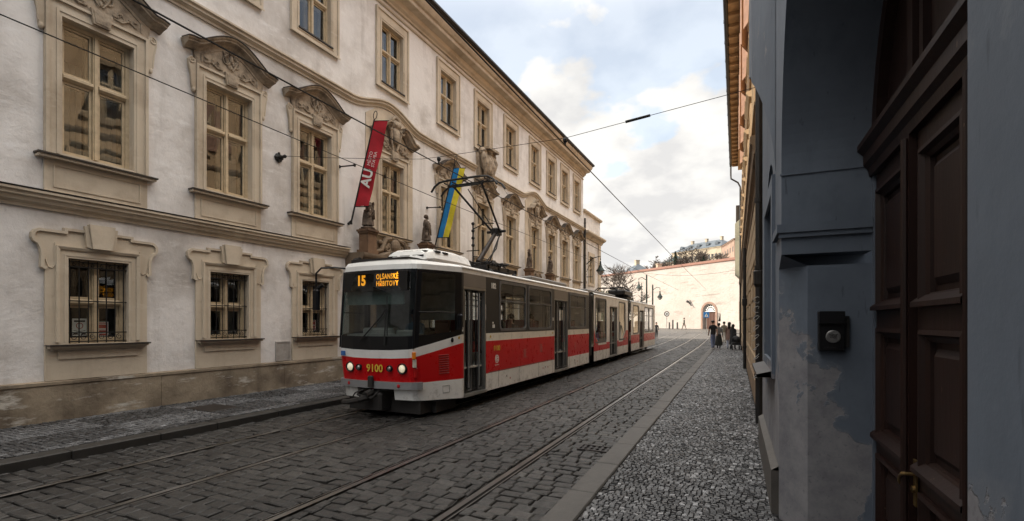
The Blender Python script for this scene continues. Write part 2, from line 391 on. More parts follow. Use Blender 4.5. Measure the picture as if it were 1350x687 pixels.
def panes(hw, z0, z1, zt, x=-.172):
    m = MB()
    for a, b in ((-hw+.1, -.08), (.08, hw-.1)):
        for c, d in ((z0+.1, zt-.1), (zt+.1, z1-.1)):
            e = [random.uniform(-.004, .004) for _ in range(4)]
            m.quad((x+e[0], a, c), (x+e[1], b, c), (x+e[2], b, d), (x+e[3], a, d))
    return m
def inner(hw, z0, z1, zt, x=-.42):
    m = MB(); m.frame(-hw, hw, z0, z1, .07, x-.03, x+.03); m.box(x-.03, x+.03, -.05, .05, z0+.07, z1-.07)
    m.box(x-.03, x+.03, -hw+.07, -.05, zt-.05, zt+.05); m.box(x-.03, x+.03, .05, hw-.07, zt-.05, zt+.05); return m
def curtain(hw, z0, z1, full):
    m = MB()
    for a, b in ((-hw+.02, -hw+.02+(.34 if not full else .5)), (hw-.02-(.34 if not full else .5), hw-.02)):
        n = 16
        for i in range(n):
            p = lambda k: (-.56+.028*math.sin(k*2.1), a+(b-a)*k/n)
            (x0, y0), (x1, y1) = p(i), p(i+1); m.quad((x0, y0, z0), (x1, y1, z0), (x1, y1, z1), (x0, y0, z1))
    return m
def blind(hw, z1, h):
    m = MB(); m.box(-.475, -.465, -hw+.08, -.055, z1-h, z1-.07); m.box(-.475, -.465, .055, hw-.08, z1-h*.93, z1-.07); return m
# --- piano nobile window with its surround
FF = dict(z0=4.84, z1=7.27, zt=6.27)
ffm = sash(HW, **FF).mesh('window', M['frame']); ffp = panes(HW, **FF).mesh('pane', M['glass']); ffi = inner(HW, **FF).mesh('inner_sash', M['inner_frame'])
def surround_mesh():
    m = MB()
    o = [(-.80, 4.76), (.80, 4.76), (.80, 7.56), (-.80, 7.56)]; h = [(-HW, 4.84), (HW, 4.84), (HW, 7.27), (-HW, 7.27)]
    m.prism(o, .002, .055, [h])
    p = [(.056, 0), (.085, 0), (.085, .03), (.056, .045)]
    m.sweep([(-.80, 4.78), (-.80, 7.56), (.80, 7.56), (.80, 4.78)], [(.056, -.05), (.10, -.05), (.10, -.005), (.056, -.002)])
    m.sweep([(-.62, 4.82), (-.62, 7.36), (.62, 7.36), (.62, 4.82)], [(.056, -.02), (.07, -.02), (.07, .02), (.056, .02)])
    for sg in (-1, 1):     # volute ears
        q = [(sg*.805, 7.62), (sg*.90, 7.66), (sg*.965, 7.58), (sg*.95, 7.45), (sg*.90, 7.25), (sg*.885, 7.05), (sg*.87, 6.92), (sg*.805, 6.95)]
        m.prism(q, .002, .07)
        spiral(m, sg*.885, 7.57, .075, .015, 90 if sg > 0 else 90, -sg*1.3, .075, .018)
        m.tube([(.07, sg*.95, 7.5), (.075, sg*.91, 7.3), (.07, sg*.885, 7.02)], .014, 5)
        m.blob((.06, sg*.85, 6.95), (.04, .035, .06), 5)
    # panel under the sill
    m.box(.002, .04, -.80, .80, 4.13, 4.70); m.frame(-.68, .68, 4.22, 4.62, .025, .04, .055); m.box(.002, .08, -.82, .82, 4.105, 4.129)
    return m
def pediment_mesh(cz=0, big=0):
    m = MB(); zb = 7.57
    top = lambda t: zb+.30+.36*max(0, math.cos(min(1, abs(t)/.8)*PI/2))**1.3-.06*abs(t)
    us = [-.84+.07*i for i in range(25)]
    m.prism([(-.82, zb)]+[(u, top(u)) for u in us]+[(.82, zb)], .002, .06)
    pth = [(-1.04, top(-1.04)-.02)]+[(-.95+.05*i, top(-.95+.05*i)) for i in range(39)]+[(1.04, top(1.04)-.02)]
    m.sweep(pth, [(.002, 0), (.07, 0), (.10, .03), (.12, .05), (.20, .075), (.25, .09), (.25, .12), (.29, .14), (.30, .17), (.002, .19)])
    m.sweep(pth, [(.05, .191), (.31, .171), (.325, .175), (.325, .19), (.05, .21)], mi=1)
    # inner moulded edge of the frieze
    m.sweep([(-.68, zb+.05), (-.68, top(.68)-.08)]+[(u, top(u)-.07) for u in us[3:-3]]+[(.68, top(.68)-.08), (.68, zb+.05)], [(.061, -.012), (.078, -.012), (.078, .012), (.061, .012)])
    # keystone and carved scrolls
    m.prism([(-.13, 7.36), (.13, 7.36), (.17, 7.64), (-.17, 7.64)], .056, .13)
    m.prism([(-.10, 7.39), (.10, 7.39), (.135, 7.61), (-.135, 7.61)], .131, .142)
    for sg in (-1, 1):
        spiral(m, sg*.13, 7.93, .10, .02, 0 if sg < 0 else 180, sg*1.25, .075, .020)
        spiral(m, sg*.12, 8.06, .07, .015, 180 if sg < 0 else 0, sg*1.2, .085, .018)
        m.tube([(.07, sg*.06, 8.12), (.09, sg*.16, 8.0), (.075, sg*.1, 7.86), (.09, sg*.03, 7.74)], [.02, .028, .02, .012], 5)
        spiral(m, sg*.33, 7.72, .075, .02, 90, sg*1.3, .07, .016)
        m.tube([(.07, sg*.2, 7.66), (.08, sg*.34, 7.64), (.08, sg*.46, 7.72), (.07, sg*.6, 7.66)], [.012, .02, .018, .01], 5)
        for k in range(9):
            m.blob((.07, sg*random.uniform(.22, .62), random.uniform(7.63, 7.80)), (.018, random.uniform(.02, .05), random.uniform(.015, .03)), 4)
        for k in range(5): m.blob((.075, sg*(.1+.02*k), 7.9+.05*k), (.02, .035, .02), 4)
    m.blob((.08, 0, 8.0), (.045, .045, .10), 6); m.blob((.09, 0, 8.13), (.05, .07, .05), 6); m.blob((.08, 0, 7.8), (.03, .03, .05), 5)
    return m
def ffsill():
    m = MB(); m.box(-.2, .16, -.91, .91, 4.70, 4.745); m.box(-.2, .19, -.93, .93, 4.746, 4.775, 1); return m
sur = surround_mesh().mesh('surround', M['stone']); ped = pediment_mesh().mesh('pediment', [M['ornament'], M['sill_metal']]); sil = ffsill().mesh('sill', [M['stone'], M['sill_metal']])
cur = [curtain(HW, 4.9, 7.2, f).mesh('curtain', M['curtain']) for f in (0, 1)]
bli = [blind(HW, 7.25, h).mesh('blind', M['blind']) for h in (.55, .8, 1.0)]
def dome_pediment():
    """the tall carved gable over the portal axes"""
    m = MB(); zb = 7.57
    for sg in (-1, 1):
        m.sweep([(sg*u, z) for u, z in ([(1.06, 7.98), (.98, 8.02), (.85, 8.02), (.72, 8.10), (.55, 8.28), (.42, 8.36), (.30, 8.36)] if sg < 0 else [(.30, 8.36), (.42, 8.36), (.55, 8.28), (.72, 8.10), (.85, 8.02), (.98, 8.02), (1.06, 7.98)])],
                [(.002, 0), (.10, 0), (.16, .05), (.28, .08), (.30, .13), (.36, .15), (.36, .19), (.002, .21)])
        spiral(m, sg*.30, 8.42, .12, .03, 90, -sg*1.2, .2, .05)
        spiral(m, sg*.45, 7.80, .13, .03, 90, sg*1.3, .09, .028); spiral(m, sg*.68, 7.75, .08, .02, 0, sg*1.3, .08, .02)
        for k in range(12): m.blob((.09, sg*random.uniform(.2, .8), random.uniform(7.62, 8.0)), (.03, random.uniform(.03, .07), random.uniform(.02, .05)), 4)
        m.tube([(.1, sg*.18, 8.6), (.16, sg*.26, 8.3), (.14, sg*.2, 8.0), (.12, sg*.1, 7.72)], [.04, .06, .05, .03], 6)
    m.prism([(-.84, zb), (.84, zb), (.84, 7.98), (.5, 8.2), (.25, 8.42), (-.25, 8.42), (-.5, 8.2), (-.84, 7.98)], .002, .06)
    m.blob((.16, 0, 8.22), (.13, .19, .30), 8); m.blob((.2, 0, 8.56), (.14, .2, .14), 7, .06)
    for k in range(9):
        a = R(20+140*k/8); m.blob((.18, .20*math.cos(a), 8.62+.20*math.sin(a)), (.06, .05, .075), 5)
    m.prism([(-.13, 7.36), (.13, 7.36), (.18, 7.66), (-.18, 7.66)], .056, .16)
    return m
dome = dome_pediment().mesh('pediment', M['ornament'])
for i, u in enumerate(BAYS):
    if u < 3: continue
    win = put(ffm, 'window', palace, (0, u, 0))
    put(ffp, 'pane', win); put(ffi, 'inner_sash', win); put(sur, 'surround', win); put(sil, 'sill', win)
    put(dome if u in PORT else ped, 'pediment', win)
    put(cur[(i*5 % 3) == 0], 'curtain', win); put(bli[i*7 % 3], 'blind', win)
# --- upper floor windows
TF = dict(z0=9.87, z1=11.88, zt=11.0)
tfm = sash(HW, **TF).mesh('window', M['frame']); tfp = panes(HW, **TF).mesh('pane', M['glass']); tfi = inner(HW, **TF).mesh('inner_sash', M['inner_frame'])
m = MB(); m.prism([(-.84, 9.66), (.84, 9.66), (.84, 12.26), (-.84, 12.26)], .002, .045, [[(-HW, 9.87), (HW, 9.87), (HW, 11.88), (-HW, 11.88)]])
m.sweep([(-.84, 9.66), (-.84, 12.26), (.84, 12.26), (.84, 9.66)], [(.046, -.06), (.085, -.06), (.085, -.004), (.046, -.004)], closed=True)
m.sweep([(-.62, 9.80), (-.62, 11.95), (.62, 11.95), (.62, 9.80)], [(.046, -.016), (.06, -.016), (.06, .016), (.046, .016)], closed=True)
m.box(.086, .10, -.86, .86, 9.63, 9.67)
tsur = m.mesh('surround', M['stone']); tsil = MB().box(-.2, .09, -.6, .6, 9.83, 9.868).mesh('sill', M['sill_metal'])
tcur = [curtain(HW, 9.9, 11.8, f).mesh('curtain', M['curtain']) for f in (0, 1)]
tbli = blind(HW, 11.86, .6).mesh('blind', M['blind'])
for i, u in enumerate(BAYS):
    if u < 3: continue
    win = put(tfm, 'window', palace, (0, u, 0))
    put(tfp, 'pane', win); put(tfi, 'inner_sash', win); put(tsur, 'surround', win); put(tsil, 'sill', win)
    put(tcur[i % 2], 'curtain', win)
    if i % 3 == 0: put(tbli, 'blind', win)
# --- ground floor windows with iron grilles
gfm = sash(.47, 1.46, 3.0, 2.22, -.2).mesh('window', M['frame']); gfp = panes(.47, 1.46, 3.0, 2.22, -.2).mesh('pane', M['glass'])
m = MB()
half = [(.79, .83), (.79, 2.76), (.86, 2.80), (.86, 2.90), (.855, 3.02), (.87, 3.12), (.905, 3.2), (.96, 3.24), (.985, 3.30), (.98, 3.38), (.94, 3.44), (.88, 3.47), (.54, 3.47), (.54, 3.53), (.2, 3.53), (.2, 3.58)]
outer = half+[(-u, z) for u, z in reversed(half)]
hole = [(-.47, 1.46), (.47, 1.46), (.47, 3.0), (-.47, 3.0)]
m.prism(outer, .002, .05, [hole])
ring = [(u, z) for u, z in half[1:]]
for sg in (-1, 1):
    pts = [(sg*u, z) for u, z in ring]
    if sg > 0: pts = pts[::-1]
    m.sweep(pts, [(.051, -.05), (.085, -.05), (.085, -.004), (.051, -.002)])
    # hanging inner ear
    q = [(.66, 3.25), (.66, 2.86), (.70, 2.80), (.75, 2.82), (.79, 2.95)]
    m.tube([(.055, sg*u, z) for u, z in q], .012, 5)
m.sweep([(-.64, 1.5), (-.64, 3.19), (.64, 3.19), (.64, 1.5)], [(.051, -.045), (.075, -.045), (.095, 0), (.095, .012), (.051, .016)])
m.sweep([(-.52, 1.5), (-.52, 3.05), (.52, 3.05), (.52, 1.5)], [(.051, -.012), (.06, -.012), (.06, .012), (.051, .012)])
m.prism([(-.15, 3.20), (.15, 3.20), (.2, 3.64), (-.2, 3.64)], .05, .16); m.prism([(-.225, 3.23), (-.155, 3.2), (-.205, 3.6), (-.26, 3.6)], .05, .115); m.prism([(.225, 3.23), (.155, 3.2), (.205, 3.6), (.26, 3.6)], .05, .115)
m.box(-.2, .17, -.77, .77, 1.395, 1.43); m.box(.05, .12, -.72, .72, 1.355, 1.394); m.box(.05, .075, -.62, .62, 1.2, 1.35)
gsur = m.mesh('surround', M['stone'])
gsil = MB().box(-.2, .20, -.79, .79, 1.431, 1.456).mesh('sill', M['sill_metal'])
m = MB()
for k in range(7): m.tube([(-.04, -.42+.14*k, 1.47), (-.04, -.42+.14*k, 2.98)], .010, 5)
for z in (1.5, 1.66, 2.24, 2.86, 2.95): m.box(-.052, -.028, -.468, .468, z-.010, z+.010)
for k in range(6):
    spiral(m, -.35+.14*k, 1.58, .055, .015, 90, 1.3, -.04, .008, 10); spiral(m, -.35+.14*k, 2.905, .035, .01, 90, 1.2, -.04, .007, 8)
ggr = m.mesh('grille', M['dark_metal'])
gcur = curtain(.47, 1.5, 2.95, 0).mesh('curtain', M['curtain'])
for i, u in enumerate(BAYS):
    if u in PORT or u == MID or u < 3: continue
    win = put(gfm, 'window', palace, (0, u, 0))
    put(gfp, 'pane', win); put(gsur, 'surround', win); put(gsil, 'sill', win); put(ggr, 'grille', win)
    if i % 2: put(gcur, 'curtain', win)
# --- portals
M['pedestal'] = plaster('red_brown_sandstone', (.19, .115, .07), (.085, .055, .04), (.27, .18, .12), scale=1.8, streak=.7, bmp=.4, thr=.46)
for c in (13.3, 25.65):
    m = MB()
    m.box(.002, .16, c-1.9, c+1.9, 0, 3.35)
    po = put(m.mesh('portal', M['portal']), 'portal', palace)
    m = MB()
    for a, b in ((c-2.05, c-1.0), (c+1.0, c+2.05)):
        m.sweep([(a, 3.36), (b, 3.36)], [(.002, 0), (.62, 0), (.62, .14), (.58, .15), (.58, .34), (.66, .38), (.72, .46), (.74, .52), (.74, .58), (.002, .60)])
    pth = [(c-.99+.0825*i, 3.38+.26*math.sin(PI*(i/24))**1.2) for i in range(25)]
    m.sweep(pth, [(.002, 0), (.42, 0), (.42, .14), (.38, .15), (.38, .34), (.48, .38), (.55, .46), (.58, .52), (.58, .58), (.002, .60)])
    m.build('entablature', M['portal'], po)
    m = MB(); 
    for sg in (-1, 1):
        spiral(m, c+sg*.35, 4.36, .24, .05, 90, -sg*1.2, .2, .07); m.tube([(.2, c+sg*.95, 4.12), (.22, c+sg*.7, 4.2), (.2, c+sg*.45, 4.6), (.18, c+sg*.15, 4.66)], [.05, .08, .08, .05], 6)
        for k in range(6): m.blob((.18, c+sg*random.uniform(.15, .8), random.uniform(4.1, 4.5)), (.07, .1, .08), 5)
    m.blob((.22, c, 4.4), (.14, .22, .26), 7); m.box(.002, .12, c-.95, c+.95, 4.1, 4.55)
    m.build('cresting', M['portal'], po)
    for sg in (-1, 1):
        u = c+sg*1.52
        m = MB(); m.box(.18, .62, u-.24, u+.24, 3.965, 4.08); m.box(.22, .58, u-.19, u+.19, 4.081, 4.58); m.box(.19, .61, u-.22, u+.22, 4.581, 4.64); m.box(.16, .64, u-.24, u+.24, 4.641, 4.70); m.box(.22, .58, u-.19, u+.19, 4.701, 4.74)
        m.build('pedestal', M['pedestal'], po)
        m = MB(); m.lathe([(.30, .1), (.30, .5), (.26, .55), (.23, .62), (.22, 2.9), (.25, 2.95), (.24, 3.02), (.29, 3.2), (.31, 3.35)], .40, u, 16)
        m.build('column', M['portal'], po)
    d = MB(); d.prism([(c-.85, .1), (c+.85, .1)]+arc(c, 2.3, .85, 0, 180, 14), .161, .2)
    dd = d.build('door', simple('dark_oak_door', (.06, .035, .02), .5), po)
    d = MB()
    for a in (c-.76, c+.06):
        for z0, z1 in ((.25, .95), (1.1, 2.2)): d.frame(a, a+.7, z0, z1, .06, .201, .235)
    d.build('panel', M['portal'], dd)
    # smooth raised field behind the gable, up to the bulge of the string course
    m = MB(); m.prism([(c-1.2, 4.75), (c+1.2, 4.75), (c+1.2, 8.55), (c+.7, 8.9), (c, 9.0), (c-.7, 8.9), (c-1.2, 8.55)], .0025, .03, [[(13.4+(25.8-13.4)*(c > 20)-.79, 4.75), (13.4+(25.8-13.4)*(c > 20)+.79, 4.75), (13.4+(25.8-13.4)*(c > 20)+.79, 7.55), (13.4+(25.8-13.4)*(c > 20)-.79, 7.55)]])
    m.build('wall_field', M['stone'], palace)
# --- carved eagle group over the middle axis
m = MB(); c = 19.72
m.prism([(c-.55, 8.45), (c+.55, 8.45), (c+.62, 9.5), (c+.3, 9.75), (c-.3, 9.75), (c-.62, 9.5)], .002, .16)
m.blob((.34, c, 9.0), (.22, .34, .5), 9, .08); m.blob((.36, c-.02, 9.58), (.16, .17, .17), 7, .08)
for sg in (-1, 1):
    m.blob((.3, c+sg*.38, 9.2), (.18, .2, .45), 8, .12); m.blob((.28, c+sg*.46, 9.55), (.16, .24, .15), 7, .1); m.tube([(.3, c+sg*.5, 9.6), (.4, c+sg*.55, 9.2), (.36, c+sg*.35, 8.7), (.25, c+sg*.2, 8.35)], [.08, .11, .1, .06], 7)
    for k in range(7): m.tube([(.42, c+sg*(.1+.07*k), 9.45-.02*k), (.46, c+sg*(.12+.06*k), 9.0), (.36, c+sg*(.1+.03*k), 8.6)], [.035, .045, .02], 5)
    m.sweep([(c+sg*.75 if sg < 0 else c+.2, 8.1 if sg < 0 else 8.3), (c+sg*.2 if sg < 0 else c+.75, 8.3 if sg < 0 else 8.1)], [(.002, 0), (.3, .04), (.36, .12), (.36, .17), (.002, .2)])
    spiral(m, c+sg*.35, 7.9, .16, .04, 90, sg*1.2, .12, .05)
m.box(.05, .62, c-.5, c+.5, 9.62, 9.72)
m.build('carved_crest', M['ornament'], palace, loc=(0, 0, 0))
# wall hatch
m = MB(); m.frame(8.82-.0, 9.25, .85, 1.35, .03, .002, .03); m.box(.002, .018, 8.85, 9.22, .88, 1.32); m.build('wall_hatch', simple('grey_hatch', (.36, .33, .30), .6), palace)
# notices in the ground floor windows
def notice(u, z, w_, h_, mt, label, deco=None):
    t = thing('notice', label, 'notice', fpt(-.215, u, z), -FA, 'paper notices behind the barred windows')
    MB().box(-.004, 0, -w_/2, w_/2, 0, h_).build('sheet', mt, t)
    d = MB()
    if deco == 'w':
        d.tube([(.002, .05*math.cos(a), h_*.58+.05*math.sin(a)) for a in [i*PI/8 for i in range(17)]], .006, 4, False, 0)
        for z_ in (.85, .80): d.box(.0005, .002, -w_*.38, w_*.38, h_*z_, h_*z_+.016, 1)
        d.prism([(-.09, h_*.32), (0, h_*.26), (.09, h_*.32), (.09, h_*.29), (0, h_*.23), (-.09, h_*.29)], 0.0005, .002, mi=1)
        for y in (-.06, .06): d.prism(arc(y, .02, .04, 0, 180, 8), .0005, .002, mi=1)
    else:
        for z_ in (.82, .5, .42, .2): d.box(.0005, .002, -w_*.34, w_*.34, h_*z_, h_*z_+.014, 2)
        d.frame(-w_/2, w_/2, 0, h_, .012, .0005, .002, 2)
    d.build('print', [M['red_paper'], M['ink'], M['paper']], t)
notice(4.83, 1.6, .22, .32, M['paper'], 'white paper notice with a small red ring in the nearest barred window', 'w')
notice(5.17, 1.58, .22, .28, M['red_paper'], 'dark red notice beside the white one in the nearest barred window')
notice(7.62, 1.66, .16, .30, M['red_paper'], 'red notice low in the middle of the second barred window')
notice(10.2, 1.62, .24, .30, M['red_paper'], 'red notice low in the barred window just ahead of the tram')

# --- lower wing beyond the palace, with attic parapet
wing = thing('lower_wing_building', 'lower cream building with attic parapet adjoining the far end of the palace', 'building', FROOT, -FA)
u0, u1 = 35.15, 39.9
w = MB(); w.wall(u0, u1, 0, 8.3, [(36.75, 37.95, 4.9, 7.0), (36.75, 37.95, 1.5, 3.2)], -.1, .25, 0, 1)
w.quad((-.1, u1, 0), (-8, u1, 0), (-8, u1, 10.2), (-.1, u1, 10.2), 0)
w.box(-.5, -.12, u0, u1, 8.75, 10.2, 0)
w.build('wall', [M['plaster'], M['stone']], wing)
w = MB(); w.quad((-1.2, u0, .5), (-1.2, u1, .5), (-1.2, u1, 8.3), (-1.2, u0, 8.3)); w.build('interior_wall', M['room'], wing)
w = MB(); pr = [(-.098, 0), (.0, 0), (.05, .1), (.12, .2), (.3, .28), (.36, .36), (.36, .45), (-.098, .48)]
w.sweep([(u0, 8.27), (u1+.3, 8.27)], pr); w.sweep([(u0, 10.15), (u1+.15, 10.15)], [(-.5, 0), (-.08, 0), (.05, .05), (.08, .12), (.08, .18), (-.5, .2)])
w.build('cornice', M['stone'], wing)
w = MB()
for u in (u0+.3, u1-.35): w.box(-.098, .0, u-.3, u+.3, 0, 8.26)
w.box(-.098, -.02, u0, u0+.0+.001, 0, .01)
w.build('pilaster', M['stone'], wing)
mw = sash(.6, 4.9, 7.0, 6.1, -.3).mesh('window', M['frame'])
wn = put(mw, 'window', wing, (0, 37.35, 0)); put(panes(.6, 4.9, 7.0, 6.1, -.3).mesh('pane', M['glass']), 'pane', wn)
m = MB(); m.prism([(-.85, 4.7), (.85, 4.7), (.85, 7.3), (-.85, 7.3)], -.098, -.04, [[(-.6, 4.9), (.6, 4.9), (.6, 7.0), (-.6, 7.0)]]); m.build('surround', M['stone'], wn)
w = MB(); w.box(-8, -.12, u0, u1, 8.72, 8.76); w.build('roof', M['sheet'], wing)
# rainwater pipe at the joint
t = thing('drainpipe', 'dark rainwater pipe at the joint between palace and lower wing', 'pipe', fpt(.1, 35.08), -FA, 'rainwater pipes on the house fronts')
m = MB(); m.tube([(0, 0, .1), (0, 0, 9.6)], .07, 8); m.build('pipe_run', M['dark_metal'], t)
for z in (2, 4.4, 6.8, 9.2): MB().lathe([(.09, z), (.09, z+.06)], 0, 0, 8).build('clip', M['dark_metal'], t)
# ------------------------------------------------------------------ the tram
TX, TY = -6.41, 7.5
M['t_white'] = simple('tram_white_paint', (.76, .745, .71), .3, var=.10, scale=1.5, bmp=.02, spec=.4)
M['t_cream'] = simple('tram_cream_paint', (.72, .68, .58), .3, var=.10, scale=1.5, bmp=.02, spec=.4)
M['t_red'] = simple('tram_red_paint', (.50, .010, .014), .25, var=.14, scale=1.5, bmp=.015, spec=.35)
M['t_grey'] = simple('tram_dark_grey_paint', (.030, .030, .030), .35, var=.12, scale=1.5, bmp=.02, spec=.3)
M['t_taupe'] = simple('tram_taupe_paint', (.20, .175, .15), .4, var=.1, scale=1.5, bmp=.02)
M['t_black'] = simple('tram_black_paint', (.008, .008, .009), .3, var=.1, bmp=.01, spec=.25)
M['t_roof'] = simple('tram_roof_grey', (.22, .21, .20), .6)
M['rubber'] = simple('black_rubber', (.015, .015, .015), .75)
M['bellows'] = simple('bellows_fabric', (.055, .05, .046), .8, scale=3)
M['gasket'] = simple('grey_window_gasket', (.13, .13, .13), .5)
M['alu'] = simple('aluminium', (.42, .41, .39), .35, .8, var=.1)
M['chassis'] = simple('dirty_chassis', (.025, .022, .02), .8)
M['t_int'] = simple('tram_interior_panel', (.45, .43, .39), .7)
M['seat'] = simple('seat_fabric', (.16, .04, .035), .8)
M['yellow'] = simple('yellow_lettering', (.62, .42, .05), .5, bmp=0)
M['white_l'] = simple('white_lettering', (.75, .74, .70), .5, bmp=0)
M['bumper'] = simple('grey_bumper', (.22, .22, .225), .4, var=.1)
def dirty_paint(name, c, dirt=1.0):
    m, nt, b = new_mat(name); t = nt.nodes.new('ShaderNodeTexCoord').outputs['Object']
    col = mix(nt, ramp(nt, noise(nt, 1.4, 6, .65, vec=t), [(.35, (0, 0, 0)), (.7, (1, 1, 1))]), tuple(x*.88 for x in c), c)
    col = mix(nt, ramp(nt, noise(nt, 3, 7, .7, vec=t, sc3=(1.4, 1.4, .18)), [(.58, (0, 0, 0)), (.76, (.3*dirt,)*3)]), col, (.20, .165, .13))
    sep = nt.nodes.new('ShaderNodeSeparateXYZ'); nt.links.new(t, sep.inputs[0])
    mr = nt.nodes.new('ShaderNodeMapRange'); nt.links.new(sep.outputs['Z'], mr.inputs[0]); mr.inputs[1].default_value = .25; mr.inputs[2].default_value = .75; mr.inputs[3].default_value = .12; mr.inputs[4].default_value = -.08
    ad = nt.nodes.new('ShaderNodeMath'); ad.operation = 'ADD'; nt.links.new(mr.outputs[0], ad.inputs[0]); nt.links.new(noise(nt, 5, 8, .75, vec=t), ad.inputs[1])
    col = mix(nt, ramp(nt, ad.outputs[0], [(.56, (0, 0, 0)), (.80, (.7*dirt,)*3)]), col, (.16, .13, .10))
    nt.links.new(col, b.inputs['Base Color']); b.inputs['Specular IOR Level'].default_value = .3
    nt.links.new(ramp(nt, noise(nt, 6, 5, .6, vec=t), [(.3, (.22,)*3), (.7, (.42,)*3)]), b.inputs['Roughness'])
    bump(nt, b, noise(nt, .8, 3, .5, vec=t), .06, .05); return m
M['t_white'] = dirty_paint('tram_white_paint', (.86, .85, .82)); M['t_red'] = dirty_paint('tram_red_paint', (.60, .007, .010), .5); M['t_cream'] = dirty_paint('tram_cream_paint', (.84, .80, .70))
tram = thing('tram', 'red white and grey articulated city tram on line 15 running along the street', 'tram', (TX, TY, 0))
HWD = 1.24
# plan of the nose: (x, y, lean weight, side weight)
NP = [(1.24, 1.22, 0, 1), (1.19, 1.04, .1, .86), (1.035, .48, .62, .42), (.955, .22, .95, .22), (.90, .13, 1, .12), (.82, .07, 1, .08), (.45, .0, 1, .02), (0, -.03, 1, 0)]
COLS = [(x, y, a, b) for x, y, a, b in NP]+[(-x, y, a, b) for x, y, a, b in NP[-2::-1]]
def LEAN(z): return float(np.interp(z, [.3, .62, 1.0, 1.38, 2.0, 3.0], [.06, .0, -.07, -.12, -.08, .01]))
ZR = [(.36, .28), (.70, .68), (1.155, 1.42), (1.315, 1.60), (1.58, 1.68), (2.80, 2.83), (2.87, 2.89), (2.965, 3.0)]
def npt(j, i, inset=0.0, z=None):
    x, y, a, b = COLS[j]; zz = ZR[i][0]*(1-b)+ZR[i][1]*b if z is None else z
    return Vector((x*(1-inset), y+a*LEAN(zz)+inset*.9, zz))
NC = len(COLS)
bm_ = MB(); grid = {}
vs = []
for i in range(len(ZR)):
    for j in range(NC): vs.append(npt(j, i))
fs, ms = [], []
for i in range(len(ZR)-1):
    for j in range(NC-1):
        mi = [0, 1, 0, 3, 3, 3, 0][i]
        if i == 4 and (4 <= j <= NC-6 or j in (1, 2) or j in (NC-3, NC-4)): continue
        if i == 0 and j in (6, 7): continue
        fs.append((i*NC+j, i*NC+j+1, (i+1)*NC+j+1, (i+1)*NC+j)); ms.append(mi)
for f, mm in zip(fs, ms): bm_.add([vs[k] for k in f], [(0, 1, 2, 3)], mm)
bm_.v = [tuple(v) for v in vs]; bm_.f = fs; bm_.m = ms
# roof cap of the nose
o = len(bm_.v)
for ins, z in ((.05, 3.045), (.25, 3.09), (.6, 3.12)):
    for j in range(NC):
        p = npt(j, 7); bm_.v.append((p.x*(1-ins), 1.22+(p.y-1.22)*(1-ins*.75), z+.0))
ring0 = 7*NC
for k in range(3):
    r0 = ring0 if k == 0 else o+(k-1)*NC; r1 = o+k*NC
    for j in range(NC-1): bm_.f.append((r0+j, r0+j+1, r1+j+1, r1+j)); bm_.m.append(0 if k == 0 else 4)
bm_.f.append(tuple(o+2*NC+j for j in range(NC))); bm_.m.append(4)
cabm = [M['t_white'], M['t_red'], M['t_cream'], M['t_black'], M['t_roof'], M['t_grey']]
cab = bm_.build('cab', cabm, tram)
def strip(i0z, i1z, j0, j1, off, name, mat, parent, zf=None):
    """a skin following the nose between two heights"""
    m = MB()
    for j in range(j0, j1):
        c = [npt(j, 0, z=i0z), npt(j+1, 0, z=i0z), npt(j+1, 0, z=i1z), npt(j, 0, z=i1z)]
        c = [Vector((p.x*(1+off), p.y-off*.9, p.z)) for p in c]; m.quad(*c)
    return m.build(name, mat, parent)
def glazing(j0, j1, inset):
    m = MB(); vs = []
    for i in (4, 5):
        for j in range(j0, j1+1): vs.append(npt(j, i, inset))
    n = j1-j0+1; m.add(vs, [(k, k+1, n+k+1, n+k) for k in range(n-1)]); return m
ws = glazing(4, NC-5, .006).build('windscreen', M['screen_glass'], tram)
for a, b in ((1, 3), (NC-4, NC-2)):
    sw_ = glazing(a, b, .006).build('cab_window', M['screen_glass'], tram)
    q0, q1 = npt(a, 4, -.003), npt(b, 4, -.003); z1_, z2_ = 2.05, 2.08
    m = MB(); m.tube([Vector((q0.x*.995, q0.y, z1_)), Vector((npt(2 if a == 1 else NC-3, 4).x*.995, npt(2 if a == 1 else NC-3, 4).y-.03, z1_)), Vector((q1.x, q1.y, z1_))], .014, 5); m.build('window_bar', M['rubber'], sw_)
# windscreen corner posts
for j in (4, NC-5): MB().tube([npt(j, 3), npt(j, 4), npt(j, 5), npt(j, 6)], .022, 6).build('corner_post', M['t_black'], cab)
# cab door seam and grille on the flank
ex = (npt(0, 2)-npt(3, 2)).normalized()
m = MB()
def flank(t, z):   # point on the right flank between shoulder and corner
    pts = [npt(k, 0, z=z) for k in range(0, 5)]
    L_ = [0]
    for p, q in zip(pts, pts[1:]): L_.append(L_[-1]+(q-p).length)
    d_ = t*L_[-1]
    for k in range(4):
        if d_ <= L_[k+1]+1e-6: return pts[k].lerp(pts[k+1], (d_-L_[k])/(L_[k+1]-L_[k]))
for k in range(9):
    z = .84+.045*k; a, b = flank(.30, z), flank(.52, z)
    m.tube([a+Vector((.006, -.006, 0)), b+Vector((.006, -.006, 0))], .009, 4)
m.build('vent', simple('red_vent', (.26, .012, .014), .4), cab)
m = MB(); a, b, c_, d_ = flank(.30, .44), flank(.46, .44), flank(.46, .58), flank(.30, .58)
o_ = Vector((.004, -.003, 0)); m.tube([a+o_, b+o_, c_+o_, d_+o_, a+o_], .004, 4); m.build('flap_seam', M['gasket'], cab)
p = flank(.22, 1.49); MB().blob(p+Vector((.02, -.02, 0)), (.03, .03, .05), 6).build('side_camera', M['t_black'], cab)
p = flank(.06, 1.53); MB().blob(p+Vector((.0, -.0, 0)), (.012, .03, .03), 6).build('yellow_button', M['yellow'], cab)
